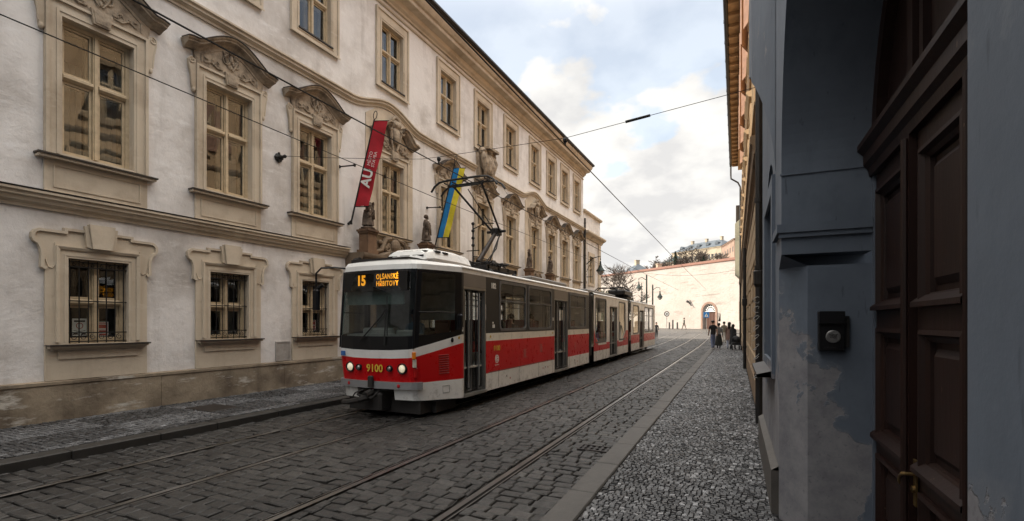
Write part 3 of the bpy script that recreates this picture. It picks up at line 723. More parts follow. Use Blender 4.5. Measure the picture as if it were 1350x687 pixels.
# marker light cluster on the right corner
for col, z0, z1, nm in ((( .75, .22, .02), 1.16, 1.29, 'indicator_light'), ((.55, .5, .42), 1.00, 1.15, 'clear_light'), ((.4, .01, .01), .80, .99, 'marker_light')):
    m = MB(); p = npt(4, 0, z=(z0+z1)/2)
    m.bbox(-.035, .035, -.02, .03, z0-.5*(z0+z1), z1-.5*(z0+z1), .008)
    o = m.build(nm, simple(nm+'_lens', col, .25, bmp=0), cab, loc=p+Vector((.015, -.015, 0))); o.rotation_euler = (0, 0, R(48))
M['lamp_glow'] = simple('lit_headlamp', (.9, .85, .7), .2, bmp=0, emit=((1, .84, .56), .11))
for x, r, big in ((-.58, .08, 1), (.67, .08, 1), (-.32, .048, 0), (.42, .048, 0)):
    fy = lambda xx: -.03+.17*(abs(xx)/.9)**2.2+LEAN(.97)
    zc = .97
    m = MB(); y = fy(x)
    m.lathe([(r*1.3, y+.05), (r*1.34, y-.02), (r*1.2, y-.045), (r*1.0, y-.03), (r*.98, y+.0)], x, zc, 18, axis='y')
    hl = m.build('headlight' if big else 'fog_light', M['rubber'], tram)
    m = MB(); m.lathe([(r*.97, y-.02), (r*.8, y-.035), (r*.4, y-.048), (.004, y-.05)], x, zc, 16, axis='y')
    m.build('lens', M['lamp_glow'] if big else M['alu'], hl, smooth=True)
# front lettering
text_mesh('fleet_number', '9100', .20, M['yellow'], tram, FRONT((.08, -.03+LEAN(.96)-.012, .96)), bold=.004)
M['led'] = simple('amber_led', (.9, .4, .02), .5, bmp=0, emit=((1, .36, .02), .55))
M['screen'] = simple('unlit_display', (.006, .006, .006), .25, bmp=0)
ds = MB().bbox(-.80, .78, .005, .12, 2.46, 2.84, .01).build('destination_display', M['screen'], tram)
text_mesh('route_number', '15', .27, M['led'], ds, FRONT((-.34, -.004, 2.665)) @ Matrix.Diagonal((.85, 1, 1, 1)), bold=.011)
text_mesh('destination_text', 'OLŠANSKÉ\nHŘBITOVY', .138, M['led'], ds, FRONT((.30, -.004, 2.665)) @ Matrix.Diagonal((.72, 1, 1, 1)), bold=.003, spacing=1.15, line=.98)
sb = MB(); sb.box(-.80, .62, .10, .115, 2.20, 2.459); sb.build('sun_blind', simple('pale_green_blind', (.30, .36, .33), .7, bmp=0), tram)
MB().add([npt(9, 4, .02), npt(10, 4, .02), npt(10, 5, .02), npt(9, 5, .02)], [(0, 1, 2, 3)]).build('side_blind', simple('green_side_blind', (.25, .33, .29), .7), tram)
m = MB(); m.box(-.80, .80, .10, .55, 1.40, 1.62); m.bbox(-.6, .2, .3, .6, 1.62, 1.74, .04); m.bbox(.3, .7, .25, .5, 1.62, 1.70, .03); m.build('dashboard', M['t_int'], tram)
m = MB()
m.tube([(.36, -.16, 1.42), (.36, -.11, 2.1)], .014, 5)
m.tube([(-.25, -.18, 1.46), (.25, -.13, 1.95), (.36, -.11, 2.1)], .014, 5); m.tube([(.42, -.15, 1.6), (.37, -.09, 2.35)], .012, 4)
m.build('wiper', M['rubber'], tram)
# bumper, skirt fittings and coupler
m = MB(); L0, L1 = [], []
for j in range(3, NC-3):
    p = npt(j, 0, z=.64); n_ = Vector((p.x, (p.y-1.0), 0)).normalized(); L0.append(p+n_*.004); L1.append(p+n_*.07)
for k in range(len(L0)-1):
    a, b, c_, d_ = L0[k], L0[k+1], L1[k+1], L1[k]
    for z0, z1 in ((.575, .71),):
        m.add([(q.x, q.y, z) for z in (z0, z1) for q in (a, b, c_, d_)], [(0, 1, 2, 3), (7, 6, 5, 4), (2, 3, 7, 6), (0, 1, 5, 4)])
    
q = L0[0]; r_ = L1[0]; m.quad((q.x, q.y, .575), (r_.x, r_.y, .575), (r_.x, r_.y, .71), (q.x, q.y, .71)); q = L0[-1]; r_ = L1[-1]; m.quad((q.x, q.y, .575), (r_.x, r_.y, .575), (r_.x, r_.y, .71), (q.x, q.y, .71))
bmp_ = m.build('bumper', M['bumper'], tram)
for x in (-.62, .60):
    y = -.03+.17*(abs(x)/.9)**2.2+LEAN(.64)-.075; MB().lathe([(.035, y+.02), (.035, y-.008), (.02, y-.014)], x, .64, 12, axis='y').build('reflector', simple('red_reflector', (.45, .015, .02), .3, bmp=0), bmp_)
m = MB(); m.bbox(-.05, .07, -.17, -.10, .60, .82, .02); m.tube([(0, -.1, .50), (0, -.28, .46)], .07, 8); m.tube([(.02, -.16, .42), (-.08, -.36, .38), (-.30, -.38, .33), (-.55, -.26, .30)], [.075, .06, .055, .05], 7)
m.bbox(-.2, .22, -.10, .35, .16, .50, .04)
m.tube([(.15, -.0, .55), (.1, -.22, .40), (-.2, -.26, .46), (-.3, -.1, .52)], .022, 6); m.tube([(-.1, -.2, .56), (-.22, -.3, .50), (-.33, -.26, .40), (-.24, -.22, .34), (-.12, -.2, .4)], .016, 5)
m.build('coupler', M['chassis'], tram)
m = MB(); m.box(-.85, .92, .22, 1.3, .08, .37); m.box(-1.0, 1.02, .6, 1.35, .06, .28); m.build('track_guard', M['chassis'], tram)
# mirrors
m = MB(); m.tube([(-.84, .1, 2.95), (-1.05, .0, 2.97), (-1.28, -.12, 2.96), (-1.36, -.18, 2.85), (-1.36, -.18, 2.45)], .02, 6); m.bbox(-1.43, -1.27, -.24, -.14, 2.10, 2.52, .03)
m.tube([(-1.36, -.18, 2.5), (-1.24, -.12, 2.62)], .045, 6)
m.build('mirror', M['t_black'], tram)
m = MB(); p = flank(.10, 1.86); m.bbox(-.06, .06, -.05, .05, -.16, .16, .03); m.tube([(0, .05, .0), (-.03, .14, 0)], .02, 5); m.build('mirror', M['t_black'], tram, loc=p+Vector((.08, -.04, 0)))
# ---- the three body sections
SEC = [(1.22, 10.85, 'A'), (11.55, 18.35, 'B'), (19.15, 27.75, 'C')]
DOORS = [(1.30, 2.30), (6.90, 8.25), (14.25, 15.8), (21.7, 23.25)]
WINS = [(3.02, 4.62, 1.67, 2.83), (4.80, 6.62, 1.67, 2.83), (8.45, 10.38, 1.67, 2.83), (11.80, 13.60, 1.02, 2.84), (16.15, 17.65, 1.0, 2.84), (19.75, 21.45, 1.22, 2.80), (23.5, 25.1, 1.25, 2.80), (25.3, 26.95, 1.25, 2.80)]
tm = [M['t_white'], M['t_red'], M['t_cream'], M['t_grey'], M['t_taupe'], M['t_roof'], M['t_int']]
for a, b, sec in SEC:
    m = MB()
    ops = [(max(a, d[0]), d[1], .28, 2.60) for d in DOORS if a < d[0] < b]+[w_ for w_ in WINS if a < w_[0] < b]
    ys = sorted({a, b, *[o_[0] for o_ in ops], *[o_[1] for o_ in ops]})
    cz = [.28, .68, .98, 1.15, 1.42, 1.60, 2.89, 3.0]
    zs = sorted({*cz, *[o_[2] for o_ in ops], *[o_[3] for o_ in ops]})
    for y0, y1 in zip(ys, ys[1:]):
        for z0, z1 in zip(zs, zs[1:]):
            my, mz = (y0+y1)/2, (z0+z1)/2
            if any(o_[0] < my < o_[1] and o_[2] < mz < o_[3] for o_ in ops): continue
            if sec == 'A':
                mi = 0 if mz < .68 else 1 if mz < 1.42 else 2 if mz < 1.6 else 3 if mz < 2.89 else 0
                if 2.6 < mz < 2.89 and any(d[0] < my < d[1] for d in DOORS): mi = 4
            else: mi = 0 if mz < .68 else 1 if mz < (.98 if sec == 'B' else 1.15) else 0
            for sg in (1, -1):
                if sg < 0 and any(d[0] < my < d[1] for d in DOORS) and mz > 2.6: mi2 = mi
                else: mi2 = mi
                m.quad((sg*HWD, y0, z0), (sg*HWD, y1, z0), (sg*HWD, y1, z1), (sg*HWD, y0, z1), mi2)
    for d in DOORS:      # closed far side opposite each door
        if a < d[0] < b: m.box(-HWD, -HWD+.02, d[0], d[1], .30, 1.25, 1); m.box(-HWD, -HWD+.02, d[0], d[1], 2.45, 2.6, 3)
    # roof
    prof = [(HWD, 3.0), (1.18, 3.05), (.9, 3.09), (.5, 3.115), (0, 3.12)]; prof += [(-x, z) for x, z in prof[-2::-1]]
    for k, ((x0, z0), (x1, z1)) in enumerate(zip(prof, prof[1:])): m.quad((x0, a, z0), (x0, b, z0), (x1, b, z1), (x1, a, z1), 0 if k in (0, len(prof)-2) else 5)
    m.box(-1.18, 1.18, a, b, .86, .90, 6); m.box(-1.2, 1.2, a, b, 2.93, 2.97, 6)
    for y in ((b,) if sec != 'C' else (b,)):
        m.prism([(-HWD, .3), (HWD, .3), (HWD, 3.0), (1.18, 3.05), (.5, 3.115), (-.5, 3.115), (-1.18, 3.05), (-HWD, 3.0)], y-.02, y, [[(-.5, .95), (.5, .95), (.5, 2.6), (-.5, 2.6)]] if sec != 'C' else [[(-.95, 1.5), (.95, 1.5), (.95, 2.6), (-.95, 2.6)]], ax='y', mi=0)
    m.build('body_section', tm, tram)
    m = MB(); m.box(-1.1, 1.1, a+.1, b-.1, .33, .84); m.build('underframe', M['chassis'], tram)
    # gutter lip along the roof edge and lower panel seams
    m = MB()
    for sg in (1, -1): m.tube([(sg*(HWD+.004), a, 2.995), (sg*(HWD+.004), b, 2.995)], .016, 5)
    m.build('roof_lip', M['t_white'], tram)
m = MB()
for y in (2.95, 4.2, 5.55, 6.75, 8.4, 9.6, 11.9, 13.0, 14.1, 16.0, 17.2, 19.5, 20.6, 23.5, 25, 26.4): m.box(HWD+.0005, HWD+.003, y-.006, y+.006, .31, .685)
m.box(HWD+.0005, HWD+.004, 2.42, 6.8, .686, .70)
for y in (3.4, 6.1, 9.0): m.box(HWD+.0005, HWD+.006, y-.02, y+.02, .50, .54)
m.build('panel_seam', M['gasket'], tram)
# windows
def rounded(y0, y1, z0, z1, r, n=4):
    return arc(y1-r, z0+r, r, -90, 0, n)+arc(y1-r, z1-r, r, 0, 90, n)+arc(y0+r, z1-r, r, 90, 180, n)+arc(y0+r, z0+r, r, 180, 270, n)
for sg in (1, -1):
    for y0, y1, z0, z1 in WINS:
        m = MB(); x = lambda a: sg*a
        o_ = rounded(y0-.03, y1+.03, z0-.03, z1+.03, .12); h_ = rounded(y0+.035, y1-.035, z0+.035, z1-.035, .09)
        m.prism(o_, x(HWD-.03), x(HWD+.012), [h_])
        if z0 > 1.5 or y0 > 19:
            m.box(min(x(HWD-.02), x(HWD+.008)), max(x(HWD-.02), x(HWD+.008)), y0+.03, y1-.03, z0+.80*(z1-z0)-.22-.016, z0+.80*(z1-z0)-.22+.016)
        wn = m.build('window', M['gasket'], tram)
        m = MB(); m.quad((x(HWD-.015), y0+.01, z0+.01), (x(HWD-.015), y1-.01, z0+.01), (x(HWD-.015), y1-.01, z1-.01), (x(HWD-.015), y0+.01, z1-.01)); m.build('pane', M['tram_glass'], wn)
        if z0 > 1.5:
            m = MB(); zt = z0+.80*(z1-z0)-.22; m.box(min(x(HWD-.026), x(HWD-.016)), max(x(HWD-.026), x(HWD-.016)), (y0+y1)/2-.012, (y0+y1)/2+.012, zt, z1-.03); m.build('vent_divider', M['gasket'], wn)
# white V frames and red wedges of the low floor section
m = MB()
for q in ([(11.6, 1.30), (11.6, 1.72), (12.4, .74), (12.75, .69), (12.75, .80), (12.5, .86)], ): pass
m.prism([(11.57, 1.31), (11.57, 1.60), (11.78, 1.60), (11.78, 1.31)], HWD+.002, HWD+.005)
m.prism([(11.57, 1.31), (11.75, 1.31), (12.35, .985), (13.62, .985), (13.62, .90), (12.3, .90), (11.57, 1.22)], HWD+.002, HWD+.005)
m.prism([(16.12, .90), (17.0, .90), (17.75, 1.45), (18.3, 1.45), (18.3, 1.6), (17.68, 1.6), (17.68, 1.5), (16.9, .985), (16.12, .985)], HWD+.002, HWD+.005)
m.build('white_band', M['t_white'], tram)
m = MB(); m.prism([(11.56, .97), (12.28, .97), (11.75, 1.30), (11.56, 1.56)], HWD+.0055, HWD+.008); m.prism([(16.98, .97), (18.34, .97), (18.34, 1.44), (17.78, 1.44), (17.05, .99)], HWD+.0055, HWD+.008)
m.build('red_wedge', M['t_red'], tram)
# doors
for d0, d1 in DOORS:
    n = 4; wleaf = (d1-d0-.02)/n
    m = MB()
    m.box(HWD-.10, HWD-.004, d0, d1, 2.56, 2.6); m.box(HWD-.10, HWD-.004, d0, d0+.035, .3, 2.56); m.box(HWD-.10, HWD-.004, d1-.035, d1, .3, 2.56)
    m.box(HWD-.12, HWD+.02, d0, d1, .27, .33)
    dr = m.build('door', M['alu'], tram)
    for k in range(n):
        a = d0+.04+k*(d1-d0-.08)/n; b = a+(d1-d0-.08)/n-.012
        xi = HWD-.05-(.035 if k in (1, 2) else 0)
        m = MB(); m.frame(a, b, .36, 2.55, .035, xi-.02, xi); m.build('leaf', M['gasket'] if k % 2 else M['rubber'], dr)
        m = MB(); m.quad((xi-.012, a+.03, .39), (xi-.012, b-.03, .39), (xi-.012, b-.03, 2.52), (xi-.012, a+.03, 2.52)); m.build('pane', M['tram_glass'], dr)
    m = MB()
    for k in (1, 3): 
        y = d0+.04+k*(d1-d0-.08)/n-.02; m.tube([(HWD-.02, y, .45), (HWD-.02, y, 2.5)], .016, 6)
    m.build('edge_bar', M['alu'], dr)
    m = MB(); m.box(.2, HWD-.12, d0, d1, .55, .58); m.box(.2, .24, d0, d1, .30, .9); m.build('step', M['chassis'], dr)
# bellows
for a, b in ((10.85, 11.55), (18.35, 19.15)):
    m = MB(); n = 14; pr = rounded(-1.16, 1.16, .45, 3.02, .12)
    for k in range(n):
        y0 = a+(b-a)*k/n; y1 = a+(b-a)*(k+.5)/n; y2 = a+(b-a)*(k+1)/n
        def rg(y, s): return [((u)*s, y, 1.75+(z-1.75)*s) for u, z in pr]
        q = len(pr); m.add(rg(y0, .975)+rg(y1, 1.0)+rg(y2, .975), [(i, (i+1) % q, q+(i+1) % q, q+i) for i in range(q)]+[(q+i, q+(i+1) % q, 2*q+(i+1) % q, 2*q+i) for i in range(q)])
    m.build('bellows', M['bellows'], tram)
# bogies and wheels
for yc in (2.1, 9.6, 12.6, 17.6, 20.2, 26.2):
    m = MB(); m.box(-.95, .95, yc-.95, yc+.95, .28, .5); bg_ = m.build('bogie', M['chassis'], tram)
    for dy in (-.9, .9):
        for sx in (-.72, .72):
            m = MB(); m.lathe([(.345, sx-.05), (.345, sx+.05), (.31, sx+.06), (.1, sx+.06)], yc+dy, .345, 20, axis='x'); m.build('wheel', M['chassis'], bg_)
# side lettering
SX = HWD+.001
text_mesh('fleet_number', '9100', .175, M['yellow'], tram, SIDE((SX, 2.86, 1.23)), bold=.003)
text_mesh('route_label', '182', .17, M['white_l'], tram, SIDE((SX, 2.68, 2.70)), bold=.008)
m = MB(); cy, cz_ = 2.86, .98
ro = [(cy+.10*math.cos(i*PI/12), cz_+.10*math.sin(i*PI/12)) for i in range(24)]; ri = [(cy+.075*math.cos(i*PI/12), cz_+.075*math.sin(i*PI/12)) for i in range(24)]
m.prism(ro, SX, SX+.002, [ri]); m.prism(arc(cy, cz_, .06, 20, 200, 10), SX, SX+.002); m.prism([(cy-.02, cz_-.06), (cy+.055, cz_-.03), (cy+.05, cz_-.005), (cy-.05, cz_-.02)], SX, SX+.002)
m.box(SX, SX+.002, cy-.11, cy+.11, cz_-.15, cz_-.135); m.build('operator_emblem', M['white_l'], tram)
m = MB()
for yb, zb in ((4.55, 1.0), (5.75, 1.08), (9.1, 1.0)):
    for k in range(7): m.box(SX, SX+.002, yb-.1+.015*(k % 2), yb+.1-.02*(k % 3), zb-.09+.034*k, zb-.09+.034*k+.014)
m.build('small_print', simple('faded_print', (.5, .2, .18), .5, bmp=0), tram)
m = MB(); m.box(SX, SX+.002, 2.62, 2.74, 1.72, 1.80); m.box(SX, SX+.002, 2.62, 2.68, 1.82, 1.86); m.box(SX, SX+.002, 6.73, 6.82, 1.9, 2.0); m.box(SX, SX+.002, 1.235, 1.285, 1.66, 1.75); m.build('sticker', M['white_l'], tram)
m = MB()
for y, z in ((3.6, .45), (5.9, .5), (6.3, .5), (9.3, .46)): m.lathe([(.022, SX), (.022, SX+.006)], y, z, 10, axis='x')
m.build('side_reflector', simple('dull_red_reflector', (.35, .03, .015), .4, bmp=0), tram)
m = MB()
for y in (2.52, 6.72): m.lathe([(.03, SX), (.03, SX+.006)], y, 1.52, 10, axis='x')
m.build('door_button', M['yellow'], tram)
# front sticker
p = npt(9, 0, z=1.16); MB().box(-.80, -.70, -.075, -.05, 1.19, 1.28).build('blue_sticker', simple('blue_sticker', (.03, .12, .35), .5, bmp=0), tram)
# interior seats and poles
M['pole'] = simple('yellow_handrail', (.35, .25, .08), .4)
m = MB()
for y in (3.3, 4.1, 4.9, 5.7, 8.9, 9.7, 20.2, 21.0, 24, 24.8, 25.6, 26.4):
    for x in (.72, -.72):
        m.bbox(x-.23, x+.23, y-.2, y+.2, 1.30, 1.38, .03); m.bbox(x-.23, x+.23, y+.18, y+.24, 1.36, 1.92, .02)
        m.box(x-.04, x+.04, y-.04, y+.04, .9, 1.3)
m.build('seats', M['seat'], tram)
m = MB()
for y in (2.6, 4.5, 6.5, 8.6, 10.4, 12.0, 13.8, 16.2, 17.6, 21.5, 23.6):
    for x in (.5, -.5): m.tube([(x, y, .9), (x, y, 2.95)], .018, 6)
for x in (.5, -.5): m.tube([(x, 2.6, 2.5), (x, 10.4, 2.5)], .015, 5)
m.build('handrail', M['alu'], tram)
m = MB(); m.box(-1.1, 1.1, 1.35, 1.39, 1.9, 2.95); m.box(-1.1, .1, 1.35, 1.39, .9, 1.899); m.build('cab_partition', M['t_int'], tram)
# ---- roof equipment
m = MB()
sec_ = [(0.0, .92, .42, 3.10, 3.22), (.0, 1.0, .5, 3.10, 3.36), (0, 1.22, .56, 3.10, 3.44), (0, 2.2, .58, 3.10, 3.47), (0, 2.75, .56, 3.10, 3.44), (0, 2.98, .48, 3.10, 3.26)]
rings = []
for _, y, hw, z0, z1 in sec_: rings.append([(hw, y, z0), (hw+.03, y, z0+.35*(z1-z0)), (hw*.92, y, z0+.8*(z1-z0)), (hw*.7, y, z1), (-hw*.7, y, z1), (-hw*.92, y, z0+.8*(z1-z0)), (-hw-.03, y, z0+.35*(z1-z0)), (-hw, y, z0)])
vv = [p for r_ in rings for p in r_]
m.add(vv, [(i*8+k, i*8+k+1, (i+1)*8+k+1, (i+1)*8+k) for i in range(5) for k in range(7)]+[tuple(range(8)), tuple(range(47, 39, -1))])
ac = m.build('air_conditioner', M['t_white'], tram)
m = MB()
for x in (-.33, .0, .33):
    for k in range(2): m.box(x-.13, x+.13, .945+k*.10, 1.02+k*.16, 3.24+.105*k, 3.275+.105*k)
for y in (1.3, 1.6): m.box(.40, .56, y, y+.18, 3.36, 3.40)
m.build('vent_slot', M['rubber'], ac)
m = MB(); m.box(-.9, .55, .32, .95, 3.03, 3.15); m.box(-.75, .66, .9, 3.2, 3.07, 3.13); m.tube([(-.9, .42, 3.15), (-.7, .36, 3.16)], .05, 6); m.build('roof_tray', M['chassis'], tram)
def pantograph(y, up):
    m = MB()
    m.frame_ = None
    for x in (-.55, .55): m.box(x-.05, x+.05, y-1.0, y+.9, 3.24, 3.34)
    for yy in (y-.9, y-.3, y+.3, y+.8): m.box(-.6, .6, yy-.05, yy+.05, 3.25, 3.35)
    for x in (-.6, .6):
        for yy in (y-.8, y+.7): m.lathe([(.05, 3.08), (.09, 3.12), (.06, 3.15), (.09, 3.18), (.05, 3.24)], x, yy, 8)
    for k in range(18): m.tube([(random.uniform(-.6, .6), y+random.uniform(-.9, .8), 3.42), (random.uniform(-.6, .6), y+random.uniform(-.9, .8), 3.48), (random.uniform(-.6, .6), y+random.uniform(-.9, .8), 3.38)], .02, 5)
    m.bbox(-.3, .3, y-.2, y+.5, 3.41, 3.54, .03)
    pg = m.build('pantograph', M['dark_metal'], tram)
    m = MB()
    if up:
        k1 = Vector((0, y+.75, 4.52)); b1 = Vector((0, y-.35, 3.5)); hd = Vector((0, y-.93, 5.46))
        m.tube([b1, k1], [.075, .055], 8, mi=1); m.tube([b1+Vector((.12, .35, -.05)), k1+Vector((.1, .02, -.12))], .025, 6); m.tube([b1+Vector((-.12, .25, -.02)), k1+Vector((-.08, .05, -.1))], .02, 6)
        m.tube([k1+Vector((-.3, 0, 0)), k1+Vector((.3, 0, 0))], .04, 8); m.bbox(-.13, .13, y+.62, y+.90, 4.42, 4.62, .04)
        for sx in (-1, 1): m.tube([k1+Vector((sx*.12, 0, 0)), hd+Vector((sx*.42, 0, 0))], .03, 6)
        m.tube([k1+Vector((0, .1, -.12)), hd+Vector((0, .02, -.1))], .014, 5); m.tube([hd+Vector((-.45, 0, 0)), hd+Vector((.45, 0, 0))], .025, 6)
        m.tube([(.15, y-.2, 3.5), (.2, y+.35, 3.95), k1+Vector((.1, 0, -.1))], .018, 5)
        arm = m.build('arm', [M['dark_metal'], M['sheet']], pg)
        m = MB()
        for dy in (-.24, .24):
            pts = [(-.98, hd.y+dy, 5.32), (-.88, hd.y+dy, 5.45), (-.72, hd.y+dy, 5.55), (-.5, hd.y+dy, 5.575), (.5, hd.y+dy, 5.575), (.72, hd.y+dy, 5.55), (.88, hd.y+dy, 5.45), (.98, hd.y+dy, 5.32)]
            m.tube(pts, .028, 6); m.box(-.5, .5, hd.y+dy-.025, hd.y+dy+.025, 5.56, 5.585)
        for x in (-.6, -.35, 0, .35, .6): m.tube([(x, hd.y-.2, 5.53), (x, hd.y+.2, 5.53)], .02, 5)
        for x in (-.45, .45): m.tube([(x, hd.y, 5.46), (x, hd.y, 5.54)], .03, 6)
        m.tube([(-.6, hd.y, 5.50), (.6, hd.y, 5.50)], .025, 5)
        m.build('collector_head', M['dark_metal'], pg)
    else:
        m.tube([(0, y-.9, 3.5), (0, y+.9, 3.72)], .06, 7); m.tube([(0, y+.9, 3.74), (0, y-2.4, 3.82)], .04, 6)
        m.box(-.06, .06, y-2.65, y-2.1, 3.72, 3.80)
        for dy in (-2.6, -2.2): m.tube([(-.98, y+dy, 3.6), (-.72, y+dy, 3.80), (.72, y+dy, 3.80), (.98, y+dy, 3.6)], .03, 6)
        m.bbox(-.5, .5, y-1.2, y+1.3, 3.5, 3.78, .08); m.tube([(-.2, y+1.3, 3.7), (.1, y+2.2, 3.95), (.0, y+2.9, 3.5)], .03, 6)
        m.build('arm', M['dark_metal'], pg)
pantograph(4.55, True)
pantograph(22.3, False)
m = MB(); m.tube([(-.25, 4.35, 3.2), (-.25, 4.35, 4.6)], .022, 6); m.tube([(-.45, 4.35, 3.85), (-.05, 4.35, 3.85)], .015, 5)
for z in (4.0, 4.2, 4.4, 4.6): m.blob((-.25, 4.35, z), (.05, .05, .05), 5)
m.tube([(-.25, 4.35, 4.45), (.1, 4.4, 4.6), (.35, 4.45, 4.58)], .015, 5)
m.build('aerial_mast', M['dark_metal'], tram)
for y0, y1, z in ((6.2, 9.6, 3.40), (12.2, 17.6, 3.38), (25.6, 27.3, 3.36)): MB().bbox(-.75, .75, y0, y1, 3.06, z-.12, .04).build('roof_box', M['t_roof'], tram)
# ------------------------------------------------------------------ ground, road, pavements
M['dirt'] = simple('joint_dirt', (.020, .017, .015), .9, scale=2)
M['setts'] = attr_stone('granite_setts', [(0, (.014, .0125, .0115)), (.5, (.027, .025, .023)), (1, (.056, .052, .048))], rough=.50, bmp=.6, bs=55, spec=.5)
M['mosaic'] = attr_stone('mosaic_cubes', [(0, (.018, .018, .020)), (.45, (.062, .063, .067)), (.8, (.145, .147, .155)), (1, (.30, .305, .32))], rough=.38, bmp=.4, bs=80, spec=.5)
M['kerbstone'] = simple('granite_kerb', (.066, .060, .054), .6, var=.25, scale=5, bmp=.35)
M['rail'] = simple('worn_steel_rail', (.30, .29, .28), .28, .9, var=.3, scale=3)
M['groove'] = simple('rail_groove', (.02, .018, .016), .8)
def far_cobbles():
    m, nt, b = new_mat('far_setts')
    t = nt.nodes.new('ShaderNodeTexCoord').outputs['Object']
    br = nt.nodes.new('ShaderNodeTexBrick'); br.inputs['Scale'].default_value = 1; br.inputs['Brick Width'].default_value = .24; br.inputs['Row Height'].default_value = .17
    br.inputs['Mortar Size'].default_value = .016; br.inputs['Mortar Smooth'].default_value = .3
    br.inputs['Color1'].default_value = (.075, .068, .06, 1); br.inputs['Color2'].default_value = (.12, .11, .098, 1); br.inputs['Mortar'].default_value = (.04, .035, .03, 1)
    nt.links.new(t, br.inputs['Vector'])
    f = noise(nt, .5, 6, .6, vec=t)
    nt.links.new(mix(nt, 1.0, br.outputs['Color'], ramp(nt, f, [(.3, (.8, .78, .75)), (.7, (1.15, 1.12, 1.1))]), 'MULTIPLY'), b.inputs['Base Color']); b.inputs['Roughness'].default_value = .6
    iv = nt.nodes.new('ShaderNodeMath'); iv.operation = 'SUBTRACT'; iv.inputs[0].default_value = 1; nt.links.new(br.outputs['Fac'], iv.inputs[1])
    bump(nt, b, iv.outputs[0], .8, .02); return m
M['far_setts'] = far_cobbles()
def ribbon(name, x0, x1, ys, z, mat, kind='structure', drop=0):
    """a strip along the street that follows the gentle rise at its end"""
    m = MB()
    for a, b in zip(ys, ys[1:]): m.quad((x0, a, z+rise(a)), (x1, a, z+rise(a)), (x1, b, z+rise(b)), (x0, b, z+rise(b)))
    if drop:
        for a, b in zip(ys, ys[1:]):
            for x in (x0, x1): m.quad((x, a, z+rise(a)), (x, b, z+rise(b)), (x, b, z+rise(b)-drop), (x, a, z+rise(a)-drop))
        m.quad((x0, ys[0], z+rise(ys[0])), (x1, ys[0], z+rise(ys[0])), (x1, ys[0], z-drop), (x0, ys[0], z-drop)); m.quad((x0, ys[-1], z+rise(ys[-1])), (x1, ys[-1], z+rise(ys[-1])), (x1, ys[-1], z+rise(ys[-1])-drop), (x0, ys[-1], z+rise(ys[-1])-drop))
    return tag(m.build(name, mat), kind=kind)
gy = [-40, 0, 20, 36]+[36+2.5*i for i in range(1, 21)]+[120, 200, 400, 900]
gx = [-900, -200, -60, -20, -8, 2, 20, 60, 200, 900]
m = MB()
for a, b in zip(gx, gx[1:]):
    for c, d in zip(gy, gy[1:]): m.quad((a, c, rise(c)-.03), (b, c, rise(c)-.03), (b, d, rise(d)-.03), (a, d, rise(d)-.03))
tag(m.build('ground', M['dirt']), kind='structure')
YS = [-3, 10, 20, 30, 36, 40, 44, 46]
KL, KR = -8.15, -1.55          # kerb lines
RAILS = [-7.13, -5.69, -3.97, -2.53]
def stones(name, x0, x1, y0, y1, dx, dy, mat, z=0.0, gap=.012, jit=.25, bev=.012, tilt=.006, h=.03, skips=(), tone=None, jz=.004):
    V, F, T = [], [], []; y = y0; row = 0
    while y < y1:
        ry = dy*random.uniform(.86, 1.14); x = x0-random.uniform(0, dx)
        while x < x1:
            wx = dx*random.uniform(1-jit, 1+jit)
            a, b = max(x, x0), min(x+wx, x1); c, d = y, y+ry; x += wx
            for lo, hi in skips:
                if a < hi and b > lo:
                    if a < lo: b = lo
                    elif b > hi: a = hi
                    else: b = a
            if b-a < .035: continue
            zc = z+rise(y)+random.uniform(-jz, jz); tx, ty = random.uniform(-tilt, tilt), random.uniform(-tilt, tilt)
            g = gap/2; j = lambda s: random.uniform(-s, s)*dy*.06
            P = [(a+g+j(1), c+g+j(1)), (b-g+j(1), c+g+j(1)), (b-g+j(1), d-g+j(1)), (a+g+j(1), d-g+j(1))]
            cx, cy = (a+b)/2, (c+d)/2; o = len(V)
            for (px, py), zz in zip(P, [0]*4): V.append((px, py, zc-h))
            for px, py in P: V.append((px, py, zc-bev*.9+tx*(px-cx)/dx+ty*(py-cy)/dy))
            for px, py in P: V.append((px+(bev if px < cx else -bev), py+(bev if py < cy else -bev), zc+tx*(px-cx)/dx+ty*(py-cy)/dy))
            F += [(o+8, o+9, o+10, o+11)]
            for r in (0, 4):
                for k in range(4): F.append((o+r+k, o+r+(k+1) % 4, o+r+4+(k+1) % 4, o+r+4+k))
            t_ = random.random() if tone is None else tone(cx, cy); T += [t_]*12
        y += ry; row += 1
    me = bpy.data.meshes.new(name); me.from_pydata(V, [], F); me.materials.append(mat)
    at = me.attributes.new('tone', 'FLOAT', 'POINT'); at.data.foreach_set('value', T); me.update()
    return tag(put(me, name), kind='structure')
sk = [(r-.085, r+.085) for r in RAILS]
stones('road', KL+.02, KR-.02, 1.6, 52, .21, .155, M['setts'], z=.0, gap=.016, skips=sk, jz=.007, tilt=.013, tone=lambda x, y: min(1, max(0, random.gauss(.45, .24)+.28*math.sin(x*1.3+y*.37)*math.sin(y*.9-x*.6))))
ribbon('road_far', -60, 20, [52, 54, 58, 62, 66, 70, 74, 78, 82, 86, 90, 96, 104], -.022, M['far_setts'])
ribbon('yard_ground', -60, KL-.5, [40.5, 44, 48, 51.99], -.02, M['far_setts'])
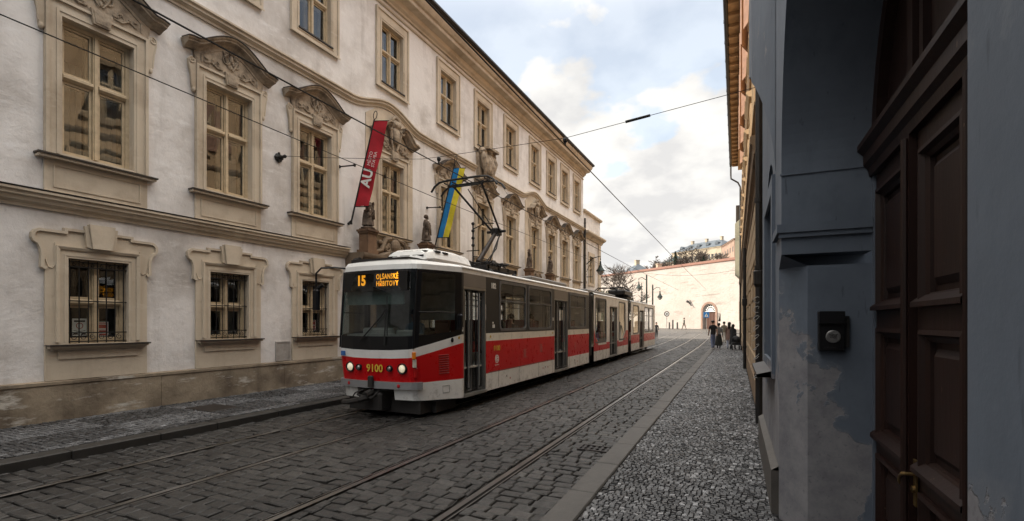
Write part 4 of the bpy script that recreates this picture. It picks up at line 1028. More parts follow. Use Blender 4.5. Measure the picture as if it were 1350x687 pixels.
for r in RAILS:
    m = MB()
    ys = [-2, 10, 20, 36, 40, 44, 48, 52, 56, 60, 64, 68]
    m2 = MB()
    for a, b in zip(ys, ys[1:]):
        s = 1 if r in (RAILS[1], RAILS[3]) else -1
        for (p, q, z, mi) in ((-.045*s, .022*s, -.003, 0), (.022*s, .058*s, -.02, 1), (.058*s, .074*s, -.006, 0)):
            p, q = sorted((p, q)); m.quad((r+p, a, z+rise(a)), (r+q, a, z+rise(a)), (r+q, b, z+rise(b)), (r+p, b, z+rise(b)), mi)
    tag(m.build('tram_rail', [M['rail'], M['groove']]), kind='structure')
# kerbs: separate stones
for nm, x0, x1, z, dz in (('kerb', KR-.015, KR+.27, .12, 0), ('kerb', KL-.27, KL+.015, .12, 0)):
    m = MB(); y = -2.5
    while y < 46:
        l = random.uniform(.85, 1.25); o = random.uniform(-.006, .006); zz = rise(y)+z+random.uniform(-.004, .004)
        m.bbox(x0+o, x1+o, y+.004, min(y+l-.004, 46), rise(y)-.1, zz, .014); y += l
    tag(m.build(nm, M['kerbstone'] if x0 > -5 else simple('dark_granite_kerb', (.030, .027, .024), .6, bmp=.35)), kind='structure')
ribbon('pavement_bed', KR+.27, .47, YS, .10, M['dirt'], drop=.2)
PT = lambda x, y: min(1, max(0, random.gauss(.40, .27)+.10*math.sin(x*2.1+y*.8)*math.sin(y*1.7-x)))
stones('pavement', KR+.285, .36, 1.2, 13, .054, .052, M['mosaic'], z=.128, gap=.008, bev=.004, jit=.22, tilt=.012, h=.03, jz=.003, tone=PT)
stones('pavement', KR+.285, .36, 13.0, 46, .078, .075, M['mosaic'], z=.128, gap=.010, bev=.006, jit=.22, tilt=.012, h=.03, jz=.004, tone=PT)
# the left pavement: light and dark mosaic squares
ribbon('pavement_bed', KL-3.4, KL-.27, [-3, 10, 20, 30, 34.9, 40, 44], .10, M['dirt'], drop=.2)
def checks(x, y):
    k = (math.floor((x+y*.02)/.95)+math.floor(y/1.5)) % 2
    return min(1, max(0, random.gauss(.60 if k else .10, .12)))
stones('pavement', KL-2.9, KL-.285, 1.5, 43, .085, .085, M['mosaic'], z=.128, gap=.012, bev=.008, jit=.15, tilt=.008, tone=checks)
# drain grate and inspection cover beside the kerb
t = thing('drain_grate', 'cast iron drain grate set in the setts beside the right kerb', 'drain', (-1.86, 6.95, .0))
m = MB(); m.frame(-.24, .24, -.15, .15, .03, 0, .02); m.v = [(y, z, x-.002) for x, y, z in m.v]
m.box(-.24, .24, -.15, .15, -.03, -.02, 1)
for k in range(5): m.box(-.19+.085*k, -.15+.085*k, -.12, .12, -.012, .012)
m.box(-.21, .21, -.015, .015, -.012, .014); m.build('grate', [M['sheet'], M['groove']], t)
t = thing('manhole_cover', 'dark square inspection cover in the left pavement', 'manhole cover', (-9.55, 6.35, .128)); MB().bbox(-.42, .42, -.3, .3, -.02, .008, .008).build('cover', M['sheet'], t)

# ------------------------------------------------------------------ right side: blue-grey gate house around the camera's right
M['blue'] = None
def blue_paint(name, peel, thr):
    m, nt, b = new_mat(name)
    t = nt.nodes.new('ShaderNodeTexCoord').outputs['Object']
    big = noise(nt, 1.1, 7, .6, vec=t)
    col = mix(nt, ramp(nt, big, [(.35, (0, 0, 0)), (.7, (1, 1, 1))]), (.070, .086, .112), (.102, .124, .158))
    sw = noise(nt, 6, 6, .7, vec=t, sc3=(1, 1, .5)); col = mix(nt, ramp(nt, sw, [(.5, (0, 0, 0)), (.75, (.6,)*3)]), col, (.060, .074, .096))
    sc = noise(nt, 20, 3, .6, vec=t, sc3=(1, 1, .15)); col = mix(nt, ramp(nt, sc, [(.66, (0, 0, 0)), (.72, (.5,)*3)]), col, (.03, .037, .05))
    # peeled patches low on the wall
    sep = nt.nodes.new('ShaderNodeSeparateXYZ'); nt.links.new(t, sep.inputs[0])
    mr = nt.nodes.new('ShaderNodeMapRange'); mr.inputs[1].default_value = .2; mr.inputs[2].default_value = 2.3; mr.inputs[3].default_value = peel; mr.inputs[4].default_value = -.22
    nt.links.new(sep.outputs['Z'], mr.inputs[0])
    pn = noise(nt, 1.7, 10, .62, vec=t); ad = nt.nodes.new('ShaderNodeMath'); ad.operation = 'ADD'; mx_ = nt.nodes.new('ShaderNodeMath'); mx_.operation = 'MULTIPLY_ADD'; nt.links.new(sep.outputs['X'], mx_.inputs[0]); mx_.inputs[1].default_value = -.55; mx_.inputs[2].default_value = .40; ad0 = nt.nodes.new('ShaderNodeMath'); ad0.operation = 'ADD'; nt.links.new(pn, ad0.inputs[0]); nt.links.new(mx_.outputs[0], ad0.inputs[1]); nt.links.new(ad0.outputs[0], ad.inputs[0]); nt.links.new(mr.outputs[0], ad.inputs[1])
    mask = ramp(nt, ad.outputs[0], [(thr, (0, 0, 0)), (thr+.012, (1, 1, 1))])
    edge = ramp(nt, ad.outputs[0], [(thr-.035, (0, 0, 0)), (thr-.004, (1, 1, 1))])
    old = mix(nt, ramp(nt, noise(nt, 5, 9, .72, vec=t), [(.35, (0, 0, 0)), (.65, (1, 1, 1))]), (.12, .12, .135), (.19, .19, .20))
    old = mix(nt, ramp(nt, noise(nt, 30, 4, .7, vec=t), [(.60, (0, 0, 0)), (.66, (.7,)*3)]), old, (.10, .10, .11))
    col = mix(nt, edge, col, (.10, .115, .14)); col = mix(nt, mask, col, old)
    nt.links.new(col, b.inputs['Base Color']); b.inputs['Roughness'].default_value = .75; b.inputs['Specular IOR Level'].default_value = .3
    h = mix(nt, .3, mix(nt, mask, (1, 1, 1), (.2, .2, .2)), noise(nt, 7, 8, .7, vec=t)); bump(nt, b, h, .5, .012)
    return m
M['blue'] = blue_paint('blue_grey_paint', .16, .66)
M['blue2'] = blue_paint('peeling_chamfer_paint', .24, .55)
def door_paint():
    m, nt, b = new_mat('dark_brown_door_paint'); t = nt.nodes.new('ShaderNodeTexCoord').outputs['Object']
    f = noise(nt, 3, 8, .7, vec=t, sc3=(1, 1, .3)); col = ramp(nt, f, [(.3, (.008, .003, .0022)), (.7, (.017, .0065, .0045))])
    ch = noise(nt, 26, 4, .6, vec=t, sc3=(1, 1, .4)); col = mix(nt, ramp(nt, ch, [(.70, (0, 0, 0)), (.73, (1, 1, 1))]), col, (.08, .05, .035))
    nt.links.new(col, b.inputs['Base Color']); b.inputs['Roughness'].default_value = .5; b.inputs['Specular IOR Level'].default_value = .25; bump(nt, b, noise(nt, 18, 5, .7, vec=t, sc3=(1, 1, .1)), .25, .006); return m
M['door'] = door_paint()
gate = thing('gate_house', 'blue grey painted house with deep arched gateway close on the right', 'building')
WX = .35; Y0, Y1 = 1.05, 4.68
arch_h = [(Y1, .0), (Y1, 3.1)]+arc((Y0+Y1)/2, 3.1, (Y1-Y0)/2, 0, 180, 72)[1:-1]+[(Y0, 3.1), (Y0, .0)]
notch = [(4.92, .0), (4.92, 2.42), (4.68, 2.42), (4.68, 3.1)]+arch_h[2:]
m = MB(); outer = [(-4, -.01)]+[(Y0, -.01)]+[(y, z) for y, z in reversed(notch)][0:]+[(4.92, -.01), (7.85, -.01), (7.85, 12), (-4, 12)]
win_h = [(5.55, 1.36), (6.75, 1.36), (6.75, 3.0)]+arc(6.15, 3.0, .6, 0, 180, 10)[1:]
outer = [(-34, 0), (Y0, 0), (Y0, 3.1)]+list(reversed(arc((Y0+Y1)/2, 3.1, (Y1-Y0)/2, 0, 180, 72)[1:-1]))+[(Y1, 3.1), (4.68, 2.42), (4.92, 2.42), (4.92, 0), (7.85, 0), (7.85, 15), (-34, 15)]
m.prism(outer, .98, WX, [win_h])
m.quad((WX, 7.85, 0), (6, 7.85, 0), (6, 7.85, 15), (WX, 7.85, 15)); m.quad((WX, -34, 15), (WX, 7.85, 15), (6, 7.85, 15), (6, -34, 15)); m.quad((WX, -34, 0), (6, -34, 0), (6, -34, 15), (WX, -34, 15))
m.build('wall', M['blue'], gate)
m = MB(); m.prism([(WX, 4.92), (WX+.19, 4.68), (.98, 4.68), (.98, 4.92)], 0, 2.32, ax='z'); m.add([(WX, 4.92, 2.32), (WX+.19, 4.68, 2.32), (WX, 4.68, 2.42), (WX, 4.92, 2.42)], [(0, 1, 2, 3)]); m.build('chamfered_jamb', M['blue2'], gate)
m = MB(); m.box(WX-.035, .978, 4.64, 4.679, 2.60, 2.67); m.box(WX-.02, .978, 4.655, 4.679, 2.56, 2.6); m.box(WX-.035, WX-.001, 4.679, 5.2, 2.60, 2.67)
m.build('impost', M['blue'], gate)
m = MB(); m.box(WX-.01, .978, 4.67, 4.679, 3.085, 3.10); m.build('impost_line', M['blue'], gate)
# corbelled upper floor carried on a quarter arch
m = MB(); crv = [(5.18, 3.1), (5.26, 3.4), (5.42, 3.8), (5.68, 4.2), (6.05, 4.55), (6.5, 4.8), (7.0, 4.95), (7.9, 5.0)]
crv = [(5.29+2.6*math.sin(R(90*i/20))**1.6, 3.3+2.1*(1-(1-math.sin(R(90*i/20)))**1.15)) for i in range(21)]
dep = [.17*min(1, max(0, (y-5.3)/1.3))**.8 for y, z in crv]
for k in range(20):
    (ya, za), (yb, zb), da, db = crv[k], crv[k+1], dep[k]+.004, dep[k+1]+.004
    m.quad((WX-.001, ya, za), (WX-.001, yb, zb), (WX-db, yb, zb), (WX-da, ya, za)); m.quad((WX-da, ya, za), (WX-db, yb, zb), (WX-db, yb, 15.01), (WX-da, ya, 15.01))
ye = crv[-1][0]; m.quad((WX, ye, crv[-1][1]), (WX-.174, ye, crv[-1][1]), (WX-.174, ye, 15.01), (WX, ye, 15.01))
m.build('corbelled_storey', M['blue'], gate)
m = MB(); m.box(WX-.06, WX-.001, 4.95, 7.7, .128, .52); m.prism([(WX-.06, .52), (WX-.001, .56), (WX-.001, .52)], 4.95, 7.7, ax='y'); m.build('plinth', M['kerbstone'], gate)
m = MB(); m.prism([(WX-.16, 1.30), (WX-.16, 1.33), (WX+.1, 1.40), (WX+.1, 1.30)], 5.45, 6.85, ax='y'); m.build('sill', M['sheet'], gate)
m = MB(); m.frame(5.55, 6.75, 1.36, 3.0, .07, WX+.1, WX+.16); m.box(WX+.1, WX+.16, 6.12, 6.18, 1.43, 2.93); wn = m.build('window', M['blue'], gate)
m = MB(); m.quad((WX+.13, 5.6, 1.4), (WX+.13, 6.7, 1.4), (WX+.13, 6.7, 3.5), (WX+.13, 5.6, 3.5)); m.build('pane', M['glass'], wn)
m = MB(); m.frame(5.38, 6.92, 1.3, 3.3, .16, WX-.03, WX-.001); m.build('surround', M['blue'], gate)
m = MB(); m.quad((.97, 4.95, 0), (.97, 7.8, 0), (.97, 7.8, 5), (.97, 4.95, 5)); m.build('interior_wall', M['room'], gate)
# the gate itself
DX = .98
m = MB(); m.box(DX+.06, DX+.12, Y0, Y1, .1, 3.02); gd = m.build('gate_door', M['door'], gate)
m = MB()
m.sweep([(Y0, 3.0), (Y1, 3.0)], [(DX+.1, 0), (DX-.02, 0), (DX-.03, .06), (DX-.06, .09), (DX-.06, .17), (DX-.10, .21), (DX-.10, .25), (DX+.1, .28)]); m.build('transom', M['door'], gd)
m = MB(); fan = [(Y1, 3.28)]+arc((Y0+Y1)/2, 3.1, (Y1-Y0)/2, 6, 174, 20)+[(Y0, 3.28)]
m.prism(fan, DX+.12, DX+.06)
for y in (1.95, 2.86, 3.77): m.box(DX, DX+.06, y-.05, y+.05, 3.28, 4.6)
for a, b in ((2.05, 2.77), (2.95, 3.67)): m.frame(a, b, 3.36, 4.5, .06, DX+.02, DX+.059)
m.prism([(Y1-.06, 3.3)]+[(q, z) for q, z in arc((Y0+Y1)/2, 3.1, (Y1-Y0)/2-.001, 6, 174, 20)]+[(Y0+.06, 3.3)]+list(reversed(arc((Y0+Y1)/2, 3.1, (Y1-Y0)/2-.12, 7, 173, 20))), DX+.06, DX-.01)
m.build('fanlight', M['door'], gd)
edges = [4.66, 3.79, 3.70, 2.88, 2.80, 1.95, 1.87, 1.07]
for k in range(4):
    b, a = edges[2*k], edges[2*k+1]
    m = MB()
    m.box(DX+.02, DX+.059, a, b, .12, .26); m.box(DX+.02, DX+.059, a, b, .84, .98); m.box(DX+.02, DX+.059, a, b, 1.80, 1.96); m.box(DX+.02, DX+.059, a, b, 2.86, 2.999)
    for y in ((a, a+.10), (b-.10, b)):
        for z0, z1 in ((.26, .84), (.98, 1.80), (1.96, 2.86)): m.box(DX+.02, DX+.059, y[0], y[1], z0, z1)
    lf = m.build('leaf', M['door'], gd)
    m = MB()
    for z0, z1 in ((.26, .84), (.98, 1.80), (1.96, 2.86)):
        y0_, y1_ = a+.10, b-.10
        m.sweep([(y0_, z0), (y1_, z0), (y1_, z1), (y0_, z1)], [(DX+.059, 0), (DX-.005, -.008), (DX-.01, .02), (DX+.02, .035), (DX+.035, .06), (DX+.059, .065)], closed=True)
        f0 = [(y0_+.10, z0+.10), (y1_-.10, z0+.10), (y1_-.10, z1-.10), (y0_+.10, z1-.10)]; f1 = [(y0_+.14, z0+.14), (y1_-.14, z0+.14), (y1_-.14, z1-.14), (y0_+.14, z1-.14)]
        m.add([(DX+.058, *p) for p in f0]+[(DX+.03, *p) for p in f1], [(0, 1, 5, 4), (1, 2, 6, 5), (2, 3, 7, 6), (3, 0, 4, 7), (4, 5, 6, 7)])
    for zt in (.98, 1.96): m.prism([(DX+.02, zt-.02), (DX-.03, zt-.02), (DX-.03, zt+.01), (DX+.02, zt+.05)], a+.05, b-.05, ax='y')
    m.build('panel', M['door'], gd)
m = MB()
for y in (3.745, 2.84, 1.91): m.box(DX-.02, DX+.06, y-.038, y+.038, .12, 2.999); m.tube([(DX-.03, y, .14), (DX-.03, y, 2.98)], .022, 8)
m.build('astragal', M['door'], gd)
M['brass'] = simple('worn_brass', (.24, .165, .07), .42, .9, var=.3)
m = MB(); m.box(DX+.0, DX+.012, 3.66, 3.71, .74, 1.02); m.tube([(DX+.01, 3.685, .93), (DX-.045, 3.685, .93), (DX-.055, 3.70, .925), (DX-.055, 3.745, .90), (DX-.05, 3.78, .86), (DX-.045, 3.79, .84)], [.010, .010, .010, .009, .010, .007], 8); m.lathe([(.022, DX-.0), (.022, DX-.012)], 3.685, .84, 10, axis='x')
m.build('handle', M['brass'], gd)
m = MB(); m.frame(Y0, Y1, .1, 3.05, .035, DX-.0, DX+.05); m.build('door_frame', M['blue'], gd)
# intercom on the jamb, facing the camera
t = thing('intercom', 'black intercom box with round metal call button on the blue grey jamb', 'intercom', (.70, 4.68, 1.78))
m = MB(); m.bbox(-.09, .09, -.16, .16, 0, .06, .008); m.v = [(x, -z-.001, y) for x, y, z in m.v]; m.build('housing', M['t_black'], t)
m = MB(); m.box(-.088, .088, -.085, -.062, .06, .158); m.build('hood', M['t_black'], t)
m = MB(); m.box(.092, .125, -.03, -.002, -.13, .12); m.build('backplate', M['dark_metal'], t)
m = MB(); m.lathe([(.052, -.0615), (.052, -.068), (.046, -.072), (.004, -.072)], .01, -.045, 20, axis='y'); bt = m.build('button', simple('steel_button', (.16, .16, .16), .4, .6, var=.2), t)
m = MB(); m.frame(0, 0.001, 0, .001, .0001, 0, .001)
m = MB()
for k in range(3):
    y_ = -.03-.012*k; m.tube([(-.02+.004*k, -.0735, y_-.0), (.0, -.0735, y_+.008), (.02, -.0735, y_-.002), (.04-.005*k, -.0735, y_+.006)], .003, 4)
m.build('emblem', M['dark_metal'], bt)
m = MB(); m.box(-.05, .03, -.0625, -.061, -.135, -.128); m.build('name_strip', M['dark_metal'], t)

# ------------------------------------------------------------------ right side: the long ochre house
M['ochre'] = plaster('ochre_plaster', (.33, .245, .155), (.16, .11, .07), (.40, .31, .21), scale=.8, streak=.6, bmp=.3)
M['orange'] = plaster('orange_plaster', (.52, .36, .21), (.34, .22, .12), (.56, .43, .29), scale=.8, streak=.4, bmp=.25)
M['dkstone'] = plaster('dark_cornice_stone', (.20, .14, .09), (.09, .06, .04), (.28, .2, .13), scale=1.2, streak=.6, bmp=.3)
M['soffit'] = simple('timber_soffit', (.40, .26, .14), .7, scale=3)
ochre = thing('ochre_house', 'long ochre house with rusticated ground floor and deep eaves along the right pavement', 'building', (.45, 0, 0), PI)
# local +x is out to the street (world -x), local y is world -y
rb = [-10.4-3.1*i for i in range(11)]
hl = [(-y-.0-1.2+0, 0, 0, 0) for y in rb]
hl = [(y-.6, y+.6, 1.3, 3.2) for y in rb if y < -11]+[(y-.6, y+.6, 5.9, 8.1) for y in rb]+[(y-.6, y+.6, 9.8, 11.9) for y in rb]
m = MB(); m.wall(-45, -7.86, 0, 4.69, [h for h in hl if h[2] < 4], 0, .22, 0, 0); m.wall(-45, -7.86, 4.69, 13.9, [h for h in hl if h[2] > 4], 0, .22, 1, 0)
m.quad((0, -45, 0), (-8, -45, 0), (-8, -45, 14), (0, -45, 14), 1); m.quad((0, -7.86, 0), (-8, -7.86, 0), (-8, -7.86, 14), (0, -7.86, 14), 1)
m.build('wall', [M['ochre'], M['orange']], ochre)
m = MB(); m.quad((-.9, -45, .3), (-.9, -7.9, .3), (-.9, -7.9, 13.8), (-.9, -45, 13.8)); m.build('interior_wall', M['room'], ochre)
m = MB(); ci = 0
for k in range(9):
    z0 = .62+.45*k; z1 = z0+.43; y = -44.9-(.4 if k % 2 else 0)
    while y < -9.9:
        l = .85; a, b = max(y, -44.98), min(y+l-.025, -9.75); y += l
        cuts = [(a, b)]
        for h in hl:
            if h[2] < 4 and h[2]-.15 < z1 and z0 < h[3]+.12:
                nc = []
                for p, q in cuts:
                    lo, hi = h[0]-.12, h[1]+.12
                    if q <= lo or p >= hi: nc.append((p, q))
                    else:
                        if p < lo-.05: nc.append((p, lo))
                        if q > hi+.05: nc.append((hi, q))
                cuts = nc
        for p, q in cuts:
            if q-p > .06: 
                o = len(m.v); m.add([(.002, p, z0), (.002, q, z0), (.002, q, z1), (.002, p, z1), (.045, p+.025, z0+.025), (.045, q-.025, z0+.025), (.045, q-.025, z1-.025), (.045, p+.025, z1-.025)], [(0, 1, 5, 4), (1, 2, 6, 5), (2, 3, 7, 6), (3, 0, 4, 7), (4, 5, 6, 7)])
m.build('rustication', M['ochre'], ochre)
m = MB(); m.sweep([(-45, 4.69), (-9.6, 4.69)], [(.002, 0), (.06, 0), (.08, .1), (.16, .16), (.18, .3), (.22, .34), (.22, .46), (.002, .52)]); m.box(.002, .08, -45, -9.9, .12, .60)
m.sweep([(-45, 9.0), (-8, 9.0)], [(.002, 0), (.08, 0), (.14, .1), (.14, .2), (.002, .25)])
m.build('cornice', M['dkstone'], ochre)
m = MB(); m.box(.002, .74, -41, -9, 13.88, 13.96); m.box(.002, .30, -41, -9, 13.5, 13.87)
for k in range(40): m.box(.30, .70, -40.8+.8*k, -40.65+.8*k, 13.74, 13.875)
m.build('eaves', M['soffit'], ochre)
m = MB(); m.tube([(.80, -41.1, 13.9), (.80, -9, 13.9)], .09, 8); m.tube([(.80, -41, 13.9), (.80, -41, 13.2), (.78, -41, 12.9), (.3, -41.0, 12.55), (.14, -41.0, 12.2), (.14, -41, .3)], .06, 8)
for k in range(20): m.box(.70, .90, -40.5+1.6*k, -40.47+1.6*k, 13.86, 14.0)
m.build('gutter', M['dark_metal'], ochre)
m = MB(); m.quad((.85, -41, 13.97), (.85, -9, 13.97), (-7, -9, 18), (-7, -41, 18)); m.quad((-7, -41, 18), (-7, -9, 18), (-8, -9, 14), (-8, -41, 14)); m.build('roof', M['roof'], ochre)
ow1 = sash(.6, 5.9, 8.1, 7.4, -.14).mesh('window', M['frame']); ow2 = sash(.6, 9.8, 11.9, 11.2, -.14).mesh('window', M['frame']); ow0 = sash(.6, 1.3, 3.2, 2.5, -.14).mesh('window', M['frame'])
op = [panes(.6, *z, -.145).mesh('pane', M['glass']) for z in ((1.3, 3.2, 2.5), (5.9, 8.1, 7.4), (9.8, 11.9, 11.2))]
def osur(z0, z1, top):
    m = MB(); m.frame(-.78, .78, z0-.16, z1+.16, .155, .002, .07); m.sweep([(-.9, z1+.3), (.9, z1+.3)], [(.002, 0), (.1, .02), (.18, .1), (.18, .16), (.002, .2)]) if top else None
    m.box(.002, .16, -.85, .85, z0-.22, z0-.165); return m.mesh('surround', M['ochre'])
os_ = [osur(5.9, 8.1, 1), osur(9.8, 11.9, 0)]
for y in rb:
    for k, me in enumerate((ow0, ow1, ow2)):
        if k == 0 and y > -11: continue
        wn = put(me, 'window', ochre, (0, y, 0)); put(op[k], 'pane', wn)
        if k: put(os_[k-1], 'surround', wn)
M['shutter'] = simple('brown_shutter', (.24, .13, .08), .6, scale=4)
for y in rb[1:6]:
    for sg in (-1, 1):
        m = MB(); m.box(.02, .06, 0, .58, 9.85, 11.85)
        for k in range(16): m.box(.061, .072, .06, .52, 9.95+.117*k, 10.02+.117*k)
        o = m.build('shutter', M['shutter'], ochre, loc=(.08, y+sg*.62, 0)); o.rotation_euler = (0, 0, R(0 if sg > 0 else 180) + R(-20 if sg > 0 else 20))
for yy, xx, lab, top in ((9.3, .36, 'dark fat rainwater pipe with scrawled paint standing between blue house and ochre house', 9.0), (20.0, .30, 'dark rainwater pipe halfway along the ochre house wall', 4.6)):
    t = thing('drainpipe', lab, 'pipe', (xx, yy, 0), 0, 'rainwater pipes on the house fronts')
    m = MB(); m.tube([(0, 0, .128), (0, 0, top)], .058, 10); m.build('pipe_run', M['dark_metal'], t)
    for z in (.9, 1.9, 2.75, 3.9): MB().lathe([(.07, z), (.07, z+.07)], 0, 0, 10).build('collar', M['dark_metal'], t)
    m = MB(); m.lathe([(.06, 2.45), (.085, 2.5), (.09, 2.72), (.065, 2.74)], 0, 0, 10); m.build('hopper', M['dark_metal'], t)
    if yy < 10:
        m = MB(); random.seed(5)
        for k in range(9):
            z = .95+.16*k; pts = [(-.045+.09*math.sin(a*1.3+k)*.5, -.076, z+.055*math.cos(a+k*.7)) for a in [q*.7 for q in range(8)]]
            m.tube(pts, .005, 4)
        m.build('scrawl', simple('faded_white_marker', (.30, .30, .30), .7), t)
# third house with a bay
hs = thing('far_bay_house', 'narrow pale house with green grey bay beyond the ochre house', 'building', (.36, 0, 0), PI)
m = MB(); m.box(-8, 0, -60, -45.05, 0, 11.5); m.build('wall', M['ochre'], hs)
m = MB(); m.prism([(.002, 5.6), (.42, 6.0), (.42, 10.2), (.002, 10.6)], -47.6, -45.2, ax='y', back=True); m.build('bay', plaster('green_grey_bay', (.24, .24, .19), (.12, .12, .10), (.3, .3, .25)), hs)
m = MB(); m.box(-8.2, .35, -60.2, -45.06, 11.51, 11.7); m.build('roof', M['sheet'], hs)
m = MB()
for y in (-52, -56): m.frame(y-.6, y+.6, 2, 4, .12, .002, .05); m.frame(y-.6, y+.6, 6, 8, .12, .002, .05)
m.build('surround', M['dkstone'], hs)
# ------------------------------------------------------------------ far end: garden wall, hill, houses, trees
def far_plaster():
    m, nt, b = new_mat('pinkish_garden_wall'); t = nt.nodes.new('ShaderNodeTexCoord').outputs['Object']
    col = mix(nt, ramp(nt, noise(nt, .22, 7, .65, vec=t), [(.4, (0, 0, 0)), (.65, (1, 1, 1))]), (.40, .36, .325), (.345, .30, .265))
    col = mix(nt, ramp(nt, noise(nt, .8, 7, .7, vec=t, sc3=(1, .35, 2.2)), [(.56, (0, 0, 0)), (.66, (.65,)*3)]), col, (.23, .19, .165))
    col = mix(nt, ramp(nt, noise(nt, .7, 6, .65, vec=t, sc3=(1, 1.4, .12)), [(.56, (0, 0, 0)), (.75, (.6,)*3)]), col, (.24, .20, .18))
    col = mix(nt, ramp(nt, noise(nt, 1.6, 6, .7, vec=t), [(.62, (0, 0, 0)), (.66, (.8,)*3)]), col, (.43, .39, .36))
    nt.links.new(col, b.inputs['Base Color']); b.inputs['Roughness'].default_value = .95; bump(nt, b, noise(nt, 1.5, 8, .7, vec=t), .9, .15); return m
M['farwall'] = far_plaster()
W0, W1 = Vector((-50, 119.2, 0)), Vector((12, 73.0, 0))
wd = (W1-W0).normalized(); wl = (W1-W0).length; wn_ = Vector((wd.y, -wd.x, 0)); wa = math.atan2(wn_.y, wn_.x)
gw = thing('garden_wall', 'tall pale pinkish garden wall closing the end of the street with an arched doorway', 'wall', W0, wa)
def wat(px, d):   # where a pixel column's ray meets the wall, as distance along it
    r = (px-675)/640; s_, c_ = math.sin(R(24.747)), math.cos(R(24.747)); dx, dy = -s_+r*c_, c_+r*s_
    t = (W0.x*wd.y-W0.y*wd.x)/(dx*wd.y-dy*wd.x); return (Vector((dx*t, dy*t, 0))-W0).dot(wd)
ud = wat(935, 0); uw = wat(946.5, 0)
ZT = 11.4
do = [(ud-1.25, .5), (ud-1.25, 3.6)]+[(u, z) for u, z in reversed(arc(ud, 3.6, 1.25, 0, 180, 14)[1:-1])]+[(ud+1.25, 3.6), (ud+1.25, .5)]
m = MB(); m.prism([(0, 0), (ud-1.25, 0)]+do+[(ud+1.25, 0), (wl, 0), (wl, ZT), (0, ZT)], -1.2, 0, [[(uw-.5, 2.0), (uw+.5, 2.0), (uw+.5, 3.3), (uw-.5, 3.3)]]); m.build('wall', M['farwall'], gw)
m = MB(); m.prism([(.12, ZT), (.12, ZT+.12), (-.5, ZT+.55), (-1.3, ZT+.1), (-1.3, ZT)], 0, wl, ax='y', back=True); m.build('coping', simple('brown_tile_coping', (.16, .075, .05), .8, scale=2), gw)
m = MB(); m.prism([(ud-1.25, .5), (ud+1.25, .5), (ud+1.25, 3.55), (ud-1.25, 3.55)], -.6, -.5)
for k in range(5): m.box(-.499, -.46, ud-1.2+.5*k, ud-1.1+.5*k, .6, 3.5)
dd = m.build('door', simple('red_brown_gate', (.075, .032, .02), .6), gw)
m = MB(); 
for k in range(9):
    a = R(k*22.5); m.tube([(-.35, ud, 3.6), (-.35, ud+1.15*math.cos(a), 3.6+1.15*math.sin(a))], .05, 5)
for q in (.5, .85, 1.18): m.tube([(-.35, y, z) for y, z in arc(ud, 3.6, q, 0, 180, 14)], .05, 5)
m.build('fan_grille', M['t_white'], dd)
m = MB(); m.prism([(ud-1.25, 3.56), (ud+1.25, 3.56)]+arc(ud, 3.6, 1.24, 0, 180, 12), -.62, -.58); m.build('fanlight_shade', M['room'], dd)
m = MB(); m.sweep([(ud-1.25, .5), (ud-1.25, 3.6)]+list(reversed(arc(ud, 3.6, 1.25, 0, 180, 14)[1:-1]))+[(ud+1.25, 3.6), (ud+1.25, .5)], [(.002, .0), (.10, .0), (.10, .32), (.002, .34)]); m.build('door_surround', simple('red_stone_surround', (.25, .16, .12), .8, scale=2), gw)
m = MB(); m.quad((-.3, uw-.5, 2.0), (-.3, uw+.5, 2.0), (-.3, uw+.5, 3.3), (-.3, uw-.5, 3.3)); m.build('window', M['blind'], gw)
m = MB(); random.seed(3)
for k in range(14):
    u = random.uniform(uw-32, uw+4); z = random.uniform(4.5, 8.5); L_ = random.uniform(.8, 3)
    m.box(.003, .05, u, u+L_, z, z+.05)
m.build('ledge', M['farwall'], gw)
m = MB(); u = wat(910, 0)
m.tube([(.1, u-.6, 5.6), (.4, u, 5.2), (.5, u+.7, 4.6)], .07, 5); m.tube([(.1, u, 5.6), (.5, u+.4, 5.0)], .06, 5); m.blob((.4, u-.2, 5.35), (.2, .3, .2), 5); m.build('old_bracket', M['dark_metal'], gw)
# the hill behind
M['hill'] = simple('winter_hillside', (.085, .075, .05), .95, scale=.2, var=.4)
m = MB(); rows = []
for j in range(22):
    row = []
    for i in range(26):
        t = j/21; s = -140+ i*16
        x = W0.x+wd.x*(s)+wn_.x*(-1.4-t*330); y = W0.y+wd.y*(s)+wn_.y*(-1.4-t*330)
        z = 9.0+25*(t**.75)*(1+.25*math.sin(s*.03+1))+random.uniform(-.6, .6)*(j > 0)
        row.append((x, y, z-(8.0 if j == 0 else 0)))
    rows.append(row)
flat = [p for r_ in rows for p in r_]
m.add(flat, [(j*26+i, j*26+i+1, (j+1)*26+i+1, (j+1)*26+i) for j in range(21) for i in range(25)]); tag(m.build('hill', M['hill'], smooth=True), kind='structure')
SN, CS = math.sin(R(24.747)), math.cos(R(24.747))
def at(px, d, py=None, z=None):
    l = (px-675)/640*d
    return Vector((-SN*d+CS*l, CS*d+SN*l, z if z is not None else (0 if py is None else EYE+(425-py)/640*d)))
M['far_wall_c'] = simple('far_cream_plaster', (.40, .335, .25), .9, scale=.4)
M['far_red_c'] = simple('far_salmon_plaster', (.34, .235, .18), .9, scale=.4)
M['slate'] = simple('slate_roof', (.07, .085, .10), .6, scale=.6)
M['tiles'] = simple('red_tile_roof', (.30, .075, .035), .8, scale=1)
M['win_d'] = simple('far_window_dark', (.06, .06, .06), .4)
